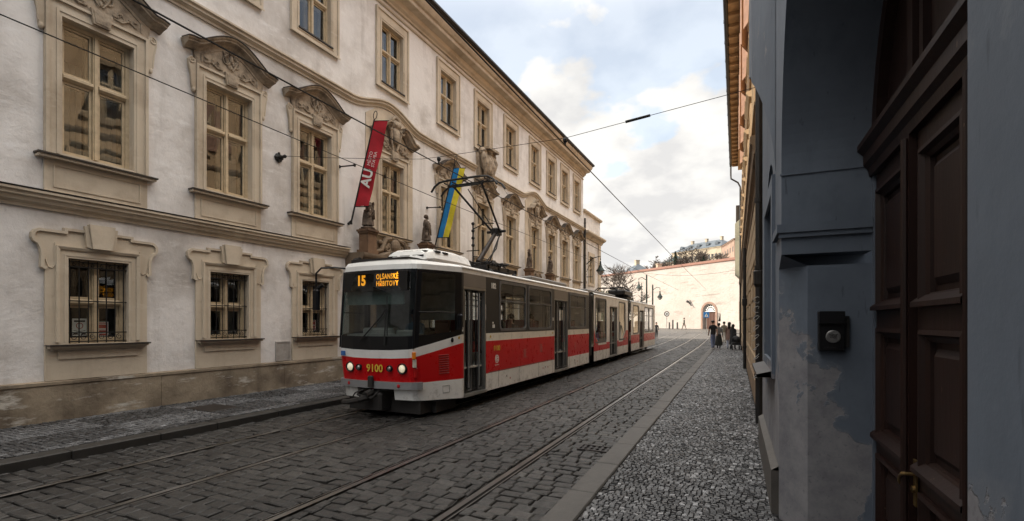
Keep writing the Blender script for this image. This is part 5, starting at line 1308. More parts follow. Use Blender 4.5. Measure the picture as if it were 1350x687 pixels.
def house(name, label, a, b, depth, zb, ze, zr, wallm, roofm, nw, floors, hip=4.0, chim=3, dorm=0):
    """a far house: front edge runs from a to b (plan), body away from the camera"""
    a, b = Vector((a.x, a.y, 0)), Vector((b.x, b.y, 0)); d = (b-a); L_ = d.length; d.normalize(); rz = math.atan2(d.y, d.x)-PI/2
    # local: y along the front, -x away from the viewer
    t = thing(name, label, 'building', a, rz)
    m = MB(); m.box(-depth, 0, 0, L_, zb, ze); m.box(-depth-.2, .3, -.2, L_+.2, ze+.001, ze+.4); m.build('wall', wallm, t)
    m = MB(); h = min(hip, L_/2-.1); e = .5
    m.add([(e, -e, ze+.4), (e, L_+e, ze+.4), (-depth-e, L_+e, ze+.4), (-depth-e, -e, ze+.4), (-depth/2, h, zr), (-depth/2, L_-h, zr)], [(0, 1, 5, 4), (1, 2, 5), (2, 3, 4, 5), (3, 0, 4)])
    rf = m.build('roof', roofm, t)
    for k in range(chim):
        y = L_*(k+.7)/(chim+.4); m = MB(); m.box(-depth/2-.7, -depth/2+.7, y-.5, y+.5, zr-1.5, zr+1.1); m.box(-depth/2-.8, -depth/2+.8, y-.6, y+.6, zr+1.11, zr+1.35); m.build('chimney', wallm, rf)
    for k in range(dorm):
        y = L_*(k+.8)/(dorm+.6); zz = ze+.4+(zr-ze)*.30; m = MB(); m.prism([(y-.8, zz), (y+.8, zz), (y+.8, zz+.9), (y, zz+1.5), (y-.8, zz+.9)], -depth*.35, -.3-depth*.1); m.build('dormer', roofm, rf)
    m0 = MB(); m0.box(0.0, .03, -.65, .65, 0, 2.1); me = m0.mesh('window', M['win_d'])
    for f in range(floors):
        for k in range(nw): put(me, 'window', t, (.005, L_*(k+.5)/nw, zb+(ze-zb)*(f+.35)/floors))
    m = MB()
    for f in range(1, floors+1): m.box(.001, .12, 0, L_, zb+(ze-zb)*f/floors-.5, zb+(ze-zb)*f/floors-.3)
    m.build('cornice', wallm, t); return t
house('hilltop_palace', 'large cream palace with blue grey slate roof on the hill above the garden wall', at(886, 246), at(951, 222), 17, 14, 36.5, 41.5, M['far_wall_c'], M['slate'], 15, 3, 6, 3, 5)
house('hilltop_house', 'salmon house with red roof beside the slate roofed palace', at(951.5, 216), at(968, 196), 14, 14, 35.3, 37.5, M['far_red_c'], M['tiles'], 5, 3, 3, 2)
house('hillside_house', 'low red tiled roof just above the left part of the garden wall', at(838, 150), at(864, 138), 9, 12, 15.6, 18.0, M['far_wall_c'], M['tiles'], 4, 1, 1.0, 1)
house('hillside_house', 'small grey roofed house at the left end of the garden wall top', at(820, 168), at(833, 162), 8, 12, 18.3, 21.8, M['far_wall_c'], M['slate'], 2, 1, 2.5, 1)
house('hillside_house', 'little pale house with dark green hipped roof left below the palace', at(876, 205), at(888, 200), 8, 16, 26.5, 30, M['far_wall_c'], simple('dark_green_roof', (.05, .085, .085), .6), 3, 1, 3, 0)

# ------------------------------------------------------------------ trees
M['bark'] = simple('grey_brown_bark', (.085, .065, .05), .9, scale=4)
M['twig'] = simple('bare_twigs', (.075, .058, .047), .9)
M['needle'] = simple('dark_needles', (.025, .035, .022), .9)
M['bush'] = simple('evergreen_bush_leaves', (.05, .055, .025), .9)
def bare_tree(label, loc, h, spread, seed, dense=1.0, lean=0):
    rmin = math.hypot(loc[0], loc[1])*.00042
    rnd = random.Random(seed); T = thing('bare_tree', label, 'tree', loc, rnd.uniform(0, 6), 'bare winter trees at the end of the street')
    tr, cr = MB(), MB()
    def branch(p, d, L_, r, lev):
        n = 4; pts = [p]; q = p.copy()
        for k in range(n):
            d = (d+Vector((rnd.gauss(0, .16), rnd.gauss(0, .16), rnd.gauss(.05, .1)))).normalized(); q = q+d*L_/n; pts.append(q.copy())
        (tr if lev < 2 else cr).tube(pts, [r*(1-.55*k/n) for k in range(n+1)], 6 if lev < 2 else 3, cap=False)
        if lev >= 4: return
        kids = [4, 4, 4, 5][lev] if lev < 3 else int(5*dense)
        for k in range(kids):
            t = rnd.uniform(.35, 1.0); i = min(int(t*n), n-1); b = pts[i].lerp(pts[i+1], t*n-i)
            a = rnd.uniform(0, 2*PI); up = d; s = Vector((math.cos(a), math.sin(a), rnd.uniform(-.1, .5)))
            nd = (up*rnd.uniform(.5, .9)+s*spread).normalized(); branch(b, nd, L_*rnd.uniform(.5, .72), max(r*.5, rmin), lev+1)
    branch(Vector((0, 0, -.3)), Vector((lean, 0, 1)), h*.58, h*.022, 0)
    tr.build('trunk', M['bark'], T); cr.build('crown', M['twig'], T); return T
def leafy(name, label, loc, h, r, seed, mat, conical=False, n=1600, ls=.25, cat='tree'):
    rnd = random.Random(seed); T = thing(name, label, cat, loc)
    m = MB(); m.tube([(0, 0, -.3), (0, 0, h*.5), (0, 0, h*.85)], [h*.025, h*.018, .02], 6); m.build('trunk', M['bark'], T)
    m = MB(); cl = [(rnd.uniform(-.6, .6)*r, rnd.uniform(-.6, .6)*r, rnd.uniform(.25, .85)*h, rnd.uniform(.25, .5)*r) for _ in range(14)]
    for k in range(n):
        if conical:
            z = rnd.uniform(.12, 1)*h; rr = r*(1-z/h)*(.6+.4*((z*6/h) % 1))*math.sqrt(rnd.random()); a = rnd.uniform(0, 6.28); p = Vector((rr*math.cos(a), rr*math.sin(a), z))
        else:
            c = rnd.choice(cl); v = Vector((rnd.gauss(0, 1), rnd.gauss(0, 1), rnd.gauss(0, 1))).normalized()*c[3]*rnd.random()**.4; p = Vector(c[:3])+v
            if p.z < 0.05: continue
        e1 = Vector((rnd.gauss(0, 1), rnd.gauss(0, 1), rnd.gauss(0, 1))).normalized()*ls; e2 = Vector((rnd.gauss(0, 1), rnd.gauss(0, 1), rnd.gauss(0, 1))).normalized()*ls*.5
        m.quad(p-e1, p-e2, p+e1, p+e2)
    m.build('crown', mat, T); return T
def hz(px, d): # hill height under a far tree: just behind the wall top it is about 9-25
    return 0
for i, (px, d, zb, h, lab) in enumerate([(812, 58, .4, 8.2, 'bare bushy tree right beside the lower cream wing'), (826, 66, .5, 7.0, 'bare spreading tree reaching over the tram\'s rear roof'), (806, 62, .4, 9.5, 'taller bare tree half hidden by the lower cream wing')]):
    bare_tree(lab, at(px, d, z=zb), h, .95, 20+i, 1.5)
leafy('evergreen_bush', 'dark evergreen bush at the foot of the bare trees beside the lower wing', at(806, 56, z=.4), 5.6, 1.7, 4, M['bush'], n=2600, ls=.14, cat='bush')
leafy('evergreen_bush', 'low evergreen bush under the bare trees above the tram roof', at(816, 60, z=.4), 4.6, 2.2, 5, M['bush'], n=2200, ls=.14, cat='bush')
hl_t = [(862, 150, 11.5, 8, 'small bare tree above the left part of the garden wall'), (870, 165, 13, 9, 'round bare tree left of the dark conifer'), (878, 172, 14, 8.5, 'bare tree close left of the dark conifer'), (898, 180, 15, 11, 'wide dark bare tree right of the conifer below the slate roof'), (905, 178, 15, 10, 'bare tree before the left end of the palace front'),
        (914, 176, 15, 12.5, 'bare tree before the middle of the palace front'), (922, 172, 15, 13, 'tall bare tree before the palace windows'), (931, 170, 15, 12.5, 'bare tree before the right half of the palace front'), (938, 165, 15, 12, 'bare tree left of the salmon house'), (946, 160, 14.5, 11, 'bare tree in front of the salmon house'), (956, 152, 13.5, 10, 'rightmost bare tree above the garden wall')]
TOPS = [345, 338, 339, 333, 335, 328, 331, 328, 332, 334, 332]
for i, (px, d, zb, h, lab) in enumerate(hl_t): bare_tree(lab, at(px, d, z=EYE+(425-TOPS[i])/640*d-h*.98), h, .9, 40+i, 1.2)
leafy('conifer_tree', 'narrow dark conifer above the garden wall left of the palace', at(890.5, 168, z=17.2), 9.0, 2.0, 9, M['needle'], True, 1500, .35)
leafy('conifer_tree', 'small round dark conifer below the palace front', at(927.5, 150, z=16.2), 6.0, 2.2, 10, M['needle'], True, 1200, .3)
leafy('evergreen_bush', 'dark brown bush mass below the left end of the palace', at(901, 150, z=15.5), 7.0, 3.4, 12, simple('brown_bush', (.06, .045, .035), .9), n=1800, ls=.25, cat='bush')

# ------------------------------------------------------------------ lamps, signs, bollards at the far end
M['green_iron'] = simple('dark_green_iron', (.018, .028, .024), .5, .3)
M['opal'] = simple('lamp_glass', (.30, .29, .27), .3, bmp=0)
def lantern(t, x, y, z, s=1.0):
    m = MB(); m.lathe([(.03*s, z+.62*s), (.05*s, z+.55*s), (.06*s, z+.40*s), (.10*s, z+.30*s), (.13*s, z+.22*s), (.25*s, z+.05*s), (.27*s, z), (.22*s, z-.02*s)], x, y, 14); ln = m.build('lamp_hood', M['green_iron'], t)
    m = MB(); m.lathe([(.20*s, z-.021*s), (.19*s, z-.10*s), (.12*s, z-.2*s), (.02*s, z-.24*s)], x, y, 14); m.build('lamp_glass', M['opal'], ln, smooth=True)
p = fpt(-.1, 36.3)
t = thing('street_lamp', 'dark green bracket lamp hanging from the wing wall above the tram', 'street lamp', p, -FA, 'hanging street lamps')
m = MB(); m.tube([(0, -.45, 3.2), (0, -.45, 6.6)], .045, 8); m.tube([(0, -.45, 6.2), (.5, -.1, 6.75), (1.0, .15, 6.9), (1.0, .15, 6.6)], .035, 7); m.tube([(0, -.45, 5.3), (.45, -.1, 5.32)], .03, 6); m.tube([(0, -.45, 5.55), (.4, -.15, 6.5)], .02, 5)
m.blob((0, -.45, 4.9), (.11, .11, .16), 6); m.blob((0, -.45, 5.5), (.1, .1, .12), 6); m.build('bracket', M['green_iron'], t); lantern(t, 1.0, .15, 5.75, 1.25)
for (px, py_top, d, side, lab) in ((852.5, 363, 56, -1, 'green lamp post with left hanging lantern above the tram\'s tail'), (860.5, 376, 60, 1, 'thinner lamp post with right hanging lantern behind the tram\'s tail')):
    b = at(px, d, z=rise(50)); t = thing('street_lamp', lab, 'street lamp', b, R(24.7), 'hanging street lamps'); zt = EYE+(425-py_top)/640*d-b.z
    m = MB(); m.lathe([(.16, -.1), (.16, .8), (.10, 1.0), (.085, zt), (.03, zt+.1)], 0, 0, 10)
    m.tube([(0, 0, zt-.6), (side*.5, 0, zt-.25), (side*.9, 0, zt-.35), (side*.9, 0, zt-.6)], .04, 6); m.build('pole', M['green_iron'], t); lantern(t, side*.9, 0, zt-1.5, 1.3)
for px, d, zt_, lab in ((846, 58, 6.4, 'thin rod post with fittings left of the green lamp post'), ):
    b = at(px, d, z=rise(50)); t = thing('wire_mast', lab, 'mast', b)
    m = MB(); m.tube([(0, 0, 0), (0, 0, zt_)], .04, 6)
    for k in range(6): m.box(-.12, .12, -.05, .05, 4.2+.35*k, 4.28+.35*k)
    m.build('pole', M['green_iron'], t)
b = at(879, 76, z=rise(84)-.03); t = thing('round_sign', 'round road sign on a thin pole in front of the garden wall', 'road sign', b, R(24.7))
m = MB(); m.tube([(0, 0, 0), (0, 0, 2.5)], .05, 6); m.build('pole', M['alu'], t)
m = MB(); m.lathe([(.42, -.02), (.42, -.05)], 0, 2.4, 20, axis='y', mi=0); m.lathe([(.30, -.051), (.30, -.056)], 0, 2.4, 20, axis='y', mi=1); m.lathe([(.12, -.057), (.12, -.06)], 0, 2.4, 12, axis='y', mi=0); m.build('disc', [M['ink'], M['white_l']], t)
b = at(931, 60, z=rise(68)-.03); t = thing('pedestrian_sign', 'square blue pedestrian sign with white triangle before the arched doorway', 'road sign', b, R(24.7))
m = MB(); m.tube([(0, 0, 0), (0, 0, 2.6)], .045, 6); m.build('pole', M['alu'], t)
m = MB(); m.box(-.34, .34, -.06, -.03, 1.9, 2.58, 0); m.prism([(-.22, 2.02), (.22, 2.02), (0, 2.44)], -.0605, -.066, ax='y', mi=1); m.prism([(-.05, 2.06), (.05, 2.06), (.02, 2.32), (-.02, 2.32)], -.0665, -.07, ax='y', mi=2); m.build('panel', [simple('sign_blue', (.02, .16, .42), .4, bmp=0), M['white_l'], M['ink']], t)
for k, (px, h, lab) in enumerate(((882.5, 1.1, 'stone bollard beside the round sign'), (887, 1.5, 'thin leaning post right of the round sign'), (893, 1.1, 'rightmost short bollard before the garden wall'))):
    t = thing('bollard', lab, 'bollard', at(px, 78, z=rise(86)-.03), 0, 'posts before the garden wall')
    m = MB(); m.lathe([(.13, 0), (.12, h*.85), (.15, h*.88), (.08, h)], 0, 0, 10); m.build('post', M['kerbstone'], t)
# ------------------------------------------------------------------ overhead line
M['wire'] = simple('overhead_wire', (.015, .015, .016), .5, .5, bmp=0)
def wire(name, label, pts, r, grp='tram overhead wires'):
    m = MB(); m.tube(pts, r, 5, cap=False); return tag(m.build(name, M['wire']), label, 'wire', grp)
def sag(a, b, s, n=10):
    a, b = Vector(a), Vector(b); return [a.lerp(b, i/n)-Vector((0, 0, s*4*(i/n)*(1-i/n))) for i in range(n+1)]
wire('contact_wire', 'contact wire above the near empty track running past the cornice', [(-3.28, -2, 5.62), (-3.28, 9.7, 5.6), (-3.26, 30, 5.6), (-3.2, 62, 5.75)], .013)
wire('contact_wire', 'contact wire above the tram touching its pantograph', [(-6.38, -2, 5.63), (-6.41, 11, 5.6), (-6.41, 35, 5.6), (-6.3, 62, 5.75)], .013)
wire('feeder_wire', 'thin cable running along the palace front left of the tram', [(-8.2, -2, 5.65), (-8.1, 12, 5.55), (-8.0, 40, 5.7)], .009)
A = fpt(.3, 8.9, 6.12)
B = Vector((.34, 9.86, 6.12))
sp = sag((A.x, A.y, A.z), (-6.9, 9.75, 5.80), .02, 5)+[Vector((-6.41, 9.75, 5.78)), Vector((-3.28, 9.8, 5.75))]+sag((-3.28, 9.8, 5.75), B, .0, 6)[1:]
t = thing('span_wire', 'cross wire from the palace wall bracket to the right house holding the contact wires', 'wire', (0, 0, 0), 0, 'tram overhead wires')
MB().tube(sp, .006, 5, cap=False).build('cable', M['wire'], t)
q0, q1 = sp[-5], sp[-4]; MB().tube([q0.lerp(q1, .1), q0.lerp(q1, .9)], .028, 8).build('insulator', M['rubber'], t)
for x, y, z in ((-3.28, 9.8, 5.75), (-6.41, 9.75, 5.78)): MB().tube([(x, y, z), (x, y, 5.6)], .02, 6).blob((x, y, z-.05), (.05, .05, .06), 5).build('hanger', M['wire'], t)
m = MB(); a = fpt(.002, 8.9, 6.12); m.lathe([(.11, 0), (.12, .03), (.05, .06), (.035, .2), (.05, .26), (.02, .3)], 0, 0, 8, axis='x'); m.tube([(.03, -.0, -.13), (.04, 0, .13)], .03, 6); m.tube([(.03, -.12, 0), (.04, .12, 0)], .03, 6); o = m.build('wall_anchor', M['dark_metal'], t, loc=a)
wire('span_wire', 'slack cross wire in front of the far garden wall', sag((-9.5, 52, 7.2), (.3, 52, 7.0), .5), .012)
wire('stay_wire', 'short slanting stay wire rising from the contact wire to the palace', [Vector((-6.41, 13.8, 5.72)), Vector((-7.4, 15.2, 6.6)), fpt(.1, 18.6, 8.2)], .006)
# ------------------------------------------------------------------ flags on the palace
def flag(label, base, top, w_, cols, z0t, z1t, fname, back=None):
    B_, T_ = fpt(*base), fpt(*top); d = (T_-B_)
    t = thing('flag', label, 'flag', B_, 0, 'flags on poles on the palace front')
    m = MB(); m.tube([Vector((0, 0, 0)), d], [.026, .02], 8); m.lathe([(.05, 0), (.05, .05)], 0, 0, 8)
    m.tube([d*.02+Vector((-.12, 0, -.05)), d*.03], .04, 6)
    e = d.normalized(); fin = []
    for i in range(13): fin.append(d+e*.13+Vector((.0, .07*math.sin(2*PI*i/12), 0))+e*(.12*math.cos(2*PI*i/12)))
    m.tube(fin, .012, 5); m.build('pole', M['dark_metal'], t)
    W_ = w_
    m = MB(); nx, ny = 6, 24
    for j in range(ny+1):
        q = d*(z0t+(z1t-z0t)*j/ny)
        for i in range(nx+1):
            s = i/nx; wv = .035*math.sin(j*.55+s*2.2)*s+.02*math.sin(j*.23+1)*s
            m.v.append(tuple(q+W_*s+Vector((W_.y, -W_.x, 0)).normalized()*wv+e*.03*s*math.sin(s*3+j*.1)))
    for j in range(ny):
        for i in range(nx): m.f.append((j*(nx+1)+i, j*(nx+1)+i+1, (j+1)*(nx+1)+i+1, (j+1)*(nx+1)+i)); m.m.append(0 if i < nx/2 else len(cols)-1)
    cl = m.build('banner', cols, t, smooth=True)
    m = MB()
    for q in (z0t, z1t): m.tube([d*q, d*q+W_*1.06], .016, 6)
    m.build('arm', M['dark_metal'], t)
    return t, d, e, W_
red = simple('red_banner_cloth', (.40, .014, .026), .8, scale=3, bmp=.05)
t, d, e, W_ = flag('long red banner with white AU lettering on the pole left of the first portal', (.12, 11.35, 4.83), (.95, 11.45, 7.90), Vector((.40, .16, .0)), [red], .17, .985, 'AU')
nrm = W_.cross(e).normalized(); 
if nrm.dot(Vector((0, -1, 0))) < 0: nrm = -nrm
tx = e; ty = -(W_.normalized())
ty = nrm.cross(tx).normalized()
base = d*.42+W_*.52+nrm*.05
bn = [c for c in t.children if c.name.startswith('banner')][0]
text_mesh('lettering', 'AU', .40, M['white_l'], bn, basis(tx, ty, nrm, d*.44+W_*.50+nrm*.075), bold=.012)
text_mesh('small_lettering', 'MĚSTO\nSTAVBA', .13, M['white_l'], bn, basis(tx, ty, nrm, d*.62+W_*.55+nrm*.075), bold=0)
bl, ye = simple('blue_flag_cloth', (.01, .17, .42), .8, scale=3, bmp=.05), simple('yellow_flag_cloth', (.60, .50, .03), .8, scale=3, bmp=.05)
flag('blue and yellow striped flag on the pole beside the pantograph', (.12, 15.75, 4.72), (.95, 15.9, 7.95), Vector((.42, .17, 0)), [bl, ye], .12, .93, 'UA')
for u, z, lab in ((10.99, 6.49, 'thin iron rod sticking out of the palace wall beside the red banner'), (15.4, 6.2, 'thin iron rod sticking out of the palace wall beside the blue and yellow flag')):
    t = thing('wall_rod', lab, 'iron rod', fpt(0, u, z), -FA); m = MB(); m.lathe([(.05, .002), (.05, .04)], 0, 0, 8, axis='x'); m.tube([(0, 0, 0), (.55, .05, -.02)], .022, 6); m.blob((.57, .05, -.02), (.04, .05, .05), 5); m.build('rod', M['dark_metal'], t)

# ------------------------------------------------------------------ people and statues
def skin_body(name, J, E, mats, pick, parent, sub=2):
    """one continuous figure grown over a skeleton; pick(center) chooses the material of each face"""
    keys = list(J); idx = {k: i for i, k in enumerate(keys)}
    me = bpy.data.meshes.new(name+'_tmp'); me.from_pydata([J[k][:3] for k in keys], [(idx[a], idx[b]) for a, b in E], [])
    o = bpy.data.objects.new(name+'_tmp', me); COL.objects.link(o)
    md = o.modifiers.new('Skin', 'SKIN'); md.use_smooth_shade = True; md.branch_smoothing = .4
    lay = me.skin_vertices[0].data
    for k in keys: lay[idx[k]].radius = (J[k][3], J[k][4] if len(J[k]) > 4 else J[k][3])
    lay[idx['pelvis']].use_root = True
    s = o.modifiers.new('Sub', 'SUBSURF'); s.levels = sub; s.render_levels = sub
    dg = bpy.context.evaluated_depsgraph_get(); out = bpy.data.meshes.new_from_object(o.evaluated_get(dg))
    bpy.data.objects.remove(o); bpy.data.meshes.remove(me)
    out.name = name; out.materials.clear()
    for m_ in mats: out.materials.append(m_)
    for p_ in out.polygons: p_.material_index = pick(p_.center); p_.use_smooth = True
    return put(out, name, parent)
EDG = [('pelvis', 'spine'), ('spine', 'chest'), ('chest', 'neck'), ('neck', 'jaw'), ('jaw', 'crown')]
for s in 'LR': EDG += [('chest', 'sh'+s), ('sh'+s, 'el'+s), ('el'+s, 'wr'+s), ('wr'+s, 'ha'+s), ('pelvis', 'hip'+s), ('hip'+s, 'kn'+s), ('kn'+s, 'an'+s), ('an'+s, 'toe'+s)]
def joints(h, stride=.1, arms=None, wide=1.0, coat=0, seated=False):
    J = {'pelvis': (0, 0, .53, .072*wide, .06), 'spine': (0, .005, .63, .068*wide, .055), 'chest': (0, .0, .755, .082*wide, .06), 'neck': (0, .005, .85, .030), 'jaw': (0, .015, .892, .042), 'crown': (0, .012, .955, .050)}
    for s, g in (('L', -1), ('R', 1)):
        st = stride*g; sw = -st*.8
        J['sh'+s] = (g*.10, 0, .80, .040); J['el'+s] = (g*.125, sw*.5-.01, .635, .028); J['wr'+s] = (g*.13, sw+.03, .50, .019); J['ha'+s] = (g*.128, sw+.045, .455, .021)
        J['hip'+s] = (g*.05, 0, .50, .058); J['kn'+s] = (g*.052, st*.55+.015, .28, .040); J['an'+s] = (g*.05, st-.01, .05, .026); J['toe'+s] = (g*.055, st+.065, .022, .024)
        if seated:
            J['hip'+s] = (g*.055, .02, .51, .058); J['kn'+s] = (g*.06, .25, .50, .044); J['an'+s] = (g*.06, .24, .26, .028); J['toe'+s] = (g*.06, .31, .24, .024)
            J['el'+s] = (g*.12, .05, .645, .03); J['wr'+s] = (g*.06, .17, .58, .02); J['ha'+s] = (g*.035, .21, .57, .021)
        if arms and s in arms: J['el'+s], J['wr'+s], J['ha'+s] = arms[s]
    return {k: (v[0]*h, v[1]*h, v[2]*h, *[q*h for q in v[3:]]) for k, v in J.items()}
cloth = lambda n, c: simple(n, c, .85, scale=6, bmp=.05)
SKIN = simple('skin', (.42, .25, .18), .6, bmp=0); HAIR = simple('dark_hair', (.02, .014, .010), .6, bmp=0); SHOE = cloth('dark_shoes', (.03, .03, .03)); WSHOE = cloth('white_trainers', (.6, .6, .58))
def person(label, loc, rz, h, top, bottom, shoe=None, hair='short', sleeve=True, stride=.1, hem=.50, wide=1.0, arms=None, seated=False, group=None, skirt=None, coat=None):
    t = thing('person', label, 'person', loc, rz, group); J = joints(h, stride, arms, wide, seated=seated)
    def pick(c):
        x, y, z = abs(c.x)/h, c.y/h, c.z/h
        if z > .838: return 0
        if x > .088 and z < (.50 if sleeve else .70) and not (seated and z < .52) and z > .42: return 0
        if z > hem: return 1
        if z < .045 and not seated: return 3
        return 2
    b = skin_body('body', J, EDG, [SKIN, top, bottom, shoe or SHOE], pick, t)
    hm = MB(); cz, cy = .935*h, .005*h
    if hair == 'cap':
        hm.blob((0, cy+.01*h, cz+.02*h), (.062*h, .068*h, .045*h), 7); hm.bbox(-.05*h, .05*h, cy+.04*h, cy+.115*h, cz+.005*h, cz+.017*h, .004)
    else:
        hm.blob((0, cy-.012*h, cz+.012*h), (.060*h, .064*h, .062*h), 8, .03)
        if hair == 'long': hm.blob((0, cy-.045*h, cz-.07*h), (.058*h, .035*h, .12*h), 7, .05)
    hm.build('hair' if hair != 'cap' else 'cap', HAIR, t, smooth=True)
    fm = MB(); fm.blob((0, .072*h, .918*h), (.010*h, .014*h, .014*h), 5)
    for g in (-1, 1): fm.blob((g*.056*h, .01*h, .92*h), (.008*h, .012*h, .018*h), 5)
    fm.build('nose_and_ears', SKIN, t, smooth=True)
    fm = MB()
    for g in (-1, 1): fm.blob((g*.020*h, .060*h, .932*h), (.008*h, .006*h, .005*h), 4)
    fm.box(-.016*h, .016*h, .058*h, .064*h, .893*h, .896*h); fm.build('eyes_and_mouth', HAIR, t)
    if skirt or coat:
        z1, z0, r0, mm = skirt or coat; m = MB(); n = 18; rings = []
        for i in range(7):
            q = i/6; zz = (z1+(z0-z1)*q)*h; rr = (.085+(r0-.085)*q)*h
            rings += [(rr*math.cos(2*PI*k/n)*1.05, rr*math.sin(2*PI*k/n)*.85*(1+.06*math.sin(k*3.1)*q), zz) for k in range(n)]
        m.add(rings, [(i*n+k, i*n+(k+1) % n, (i+1)*n+(k+1) % n, (i+1)*n+k) for i in range(6) for k in range(n)]); m.build('skirt' if skirt else 'coat', mm, t, smooth=True)
    return t
GP = 'pedestrians walking away on the right pavement'
def gat(px, d, z): 
    p = at(px, d, z=z); return p
blk, jean, grey_, olive = cloth('black_cotton', (.016, .016, .018)), cloth('blue_denim', (.14, .17, .27)), cloth('grey_knit', (.17, .165, .16)), cloth('olive_jacket', (.17, .15, .11))
person('man in black t-shirt and jeans with dark cap walking on the pavement edge', gat(940.0, 31.5, .128), R(20), 1.86, blk, jean, WSHOE, 'cap', False, .07, wide=1.12, group=GP)
person('woman in grey top and long dark skirt beside the man in black', gat(947.6, 32, .128), R(10), 1.68, grey_, blk, SHOE, 'short', True, .06, group=GP, skirt=(.56, .12, .14, cloth('dark_skirt', (.035, .035, .03))))
person('man in olive jacket and pale trousers farther ahead between the two pairs', gat(954.6, 40, .128+rise(38)), R(0), 1.78, olive, cloth('pale_trousers', (.50, .46, .40)), SHOE, 'short', True, .08, group=GP)
person('woman with long dark hair in brown coat and light jeans', gat(961.6, 31.5, .128), R(-15), 1.74, cloth('brown_coat', (.17, .105, .085)), cloth('light_denim', (.34, .36, .45)), SHOE, 'long', True, .06, group=GP, coat=(.70, .34, .125, cloth('brown_patterned_coat', (.19, .12, .10))))
person('person in black bending over the pushchair next to the house wall', gat(966.6, 31.0, .128), R(-30), 1.6, blk, blk, SHOE, 'long', True, .05, group=GP, coat=(.80, .2, .16, blk))
t = thing('pushchair', 'bulky black pushchair at the house wall beside the woman in the brown coat', 'pushchair', gat(970.2, 30.5, .128), R(10))
m = MB(); m.blob((0, 0, .62), (.27, .36, .26), 8, .05); m.bbox(-.25, .25, -.3, .3, .3, .5, .05); m.build('seat', blk, t)
m = MB(); m.tube([(-.24, .35, .3), (-.24, -.3, .75), (-.24, -.5, 1.02), (.24, -.5, 1.02), (.24, -.3, .75), (.24, .35, .3)], .018, 6); m.tube([(-.24, -.3, .15), (-.24, .2, .55)], .016, 5); m.tube([(.24, -.3, .15), (.24, .2, .55)], .016, 5); m.build('frame', M['dark_metal'], t)
for x in (-.26, .26):
    for y in (-.32, .36):
        m = MB(); m.lathe([(.12, x-.02), (.135, x), (.12, x+.02)], y, .135, 14, axis='x'); m.build('wheel', M['rubber'], t)
person('lone pedestrian in dark jacket striding past the far garden wall', at(902, 73, z=rise(80)-.03), R(115), 1.80, cloth('dark_green_jacket', (.05, .055, .04)), cloth('brown_trousers', (.07, .05, .04)), SHOE, 'short', True, .16)
person('pedestrian in black standing behind the tail of the tram', at(865.3, 52, z=rise(48)), R(200), 1.75, blk, blk, SHOE, 'short', True, .05)
# passengers
GT = 'passengers seated in the tram'
person('passenger with dark hood and coat at the first saloon window', (TX+.84, TY+3.72, .46), R(172), 1.74, blk, blk, SHOE, 'short', True, seated=True, group=GT)
person('passenger with dark curly hair just behind at the first saloon window', (TX+.84, TY+4.5, .42), R(190), 1.66, cloth('dark_plum_coat', (.05, .03, .03)), blk, SHOE, 'long', True, seated=True, group=GT)
person('passenger in wine red coat at the second saloon window', (TX+.84, TY+5.95, .42), R(186), 1.66, cloth('wine_coat', (.11, .03, .03)), blk, SHOE, 'short', True, seated=True, group=GT)
person('passenger silhouetted at the trapezoid window of the middle section', (TX+.6, TY+12.5, .15), R(0), 1.68, blk, blk, SHOE, 'short', True, seated=True, group=GT)
person('tram driver in light blue shirt at the cab side window', (TX+.30, TY+.92, .42), R(180), 1.72, cloth('pale_blue_shirt', (.22, .30, .36)), blk, SHOE, 'short', True, seated=True)
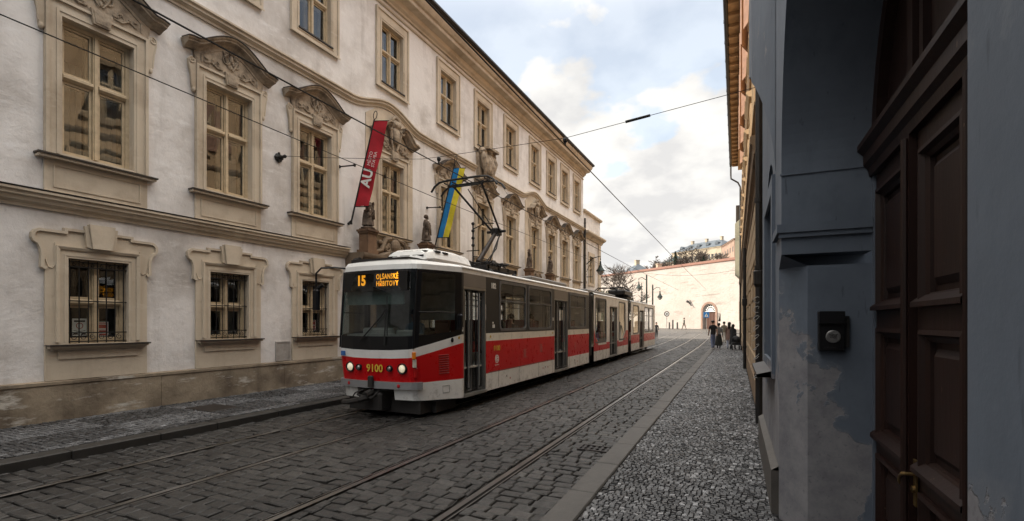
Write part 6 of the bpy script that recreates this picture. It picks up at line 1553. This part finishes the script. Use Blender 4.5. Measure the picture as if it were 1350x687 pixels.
# statues
def statue(label, o, u, z, rz, seed, arms, h=1.02):
    rnd = random.Random(seed); t = thing('statue', label, 'statue', fpt(o, u, z), rz, 'statues on the portal pedestals')
    J = joints(h, .05, arms, 1.75)
    for k in ('pelvis', 'spine', 'chest'): v = J[k]; J[k] = (v[0]+rnd.uniform(-.03, .03), v[1]+rnd.uniform(-.02, .03), v[2], v[3]*1.05, v[4]*1.25)
    for s in 'LR':
        for k in ('hip', 'kn', 'an'): v = J[k+s]; J[k+s] = (*v[:3], v[3]*1.7)
        for k in ('sh', 'el', 'wr'): v = J[k+s]; J[k+s] = (*v[:3], v[3]*1.6)
    b = skin_body('figure', J, EDG, [M['statue']], lambda c: 0, t)
    m = MB(); n = 20; rings = []
    for i in range(9):
        q = i/8; zz = (.56-.46*q)*h
        for k in range(n):
            a = 2*PI*k/n; rr = (.115+.06*q)*h*(1+.2*math.sin(k*2.3+seed+q*2)); rings.append((rr*math.cos(a), rr*.9*math.sin(a), zz))
    m.add(rings, [(i*n+k, i*n+(k+1) % n, (i+1)*n+(k+1) % n, (i+1)*n+k) for i in range(8) for k in range(n)])
    for k in range(5): m.tube([(rnd.uniform(-.1, .1)*h, .09*h, .78*h), (rnd.uniform(-.12, .12)*h, .13*h, .55*h), (rnd.uniform(-.16, .16)*h, .12*h, .3*h)], [.02, .035, .02], 6)
    for k in range(9): m.blob((rnd.uniform(-.15, .15)*h, rnd.uniform(-.02, .12)*h, rnd.uniform(.15, .78)*h), (rnd.uniform(.03, .07)*h, rnd.uniform(.03, .06)*h, rnd.uniform(.05, .12)*h), 6, .12)
    m.tube([(-.12*h, .02, .80*h), (.02, .10*h, .66*h), (.14*h, .06*h, .5*h)], [.03, .05, .03], 6)
    m.build('drapery', M['statue'], t, smooth=True)
    m = MB(); m.blob((0, -.01*h, .955*h), (.085*h, .085*h, .075*h), 7, .12); m.blob((0, .06*h, .88*h), (.03*h, .03*h, .04*h), 5, .1); m.build('hair', M['statue'], t)
    m = MB(); m.lathe([(.21, -.002), (.22, .03), (.19, .05)], 0, 0, 12); m.build('base', M['statue'], t)
    return t
up = lambda g: ((g*.19, .03, .84, .03), (g*.15, .06, .97, .02), (g*.13, .07, 1.02, .022))
fold = lambda g: ((g*.15, .03, .66, .03), (g*.04, .12, .70, .022), (-g*.01, .14, .71, .022))
statue('dark stone statue on the left pedestal of the first portal below the red banner', .40, 11.78, 4.74, R(-95), 1, {'R': fold(1), 'L': ((-.15, .05, .66, .03), (-.08, .15, .78, .022), (-.05, .17, .80, .022))})
statue('statue on the right pedestal of the first portal beside the blue yellow flag', .40, 14.82, 4.74, R(-80), 2, {'L': fold(-1)})
statue('stone statue on the left pedestal of the far portal', .40, 24.13, 4.74, R(-90), 3, {'R': up(1)})
statue('stone statue on the right pedestal of the far portal', .40, 27.17, 4.74, R(-85), 4, {'L': fold(-1), 'R': fold(1)})
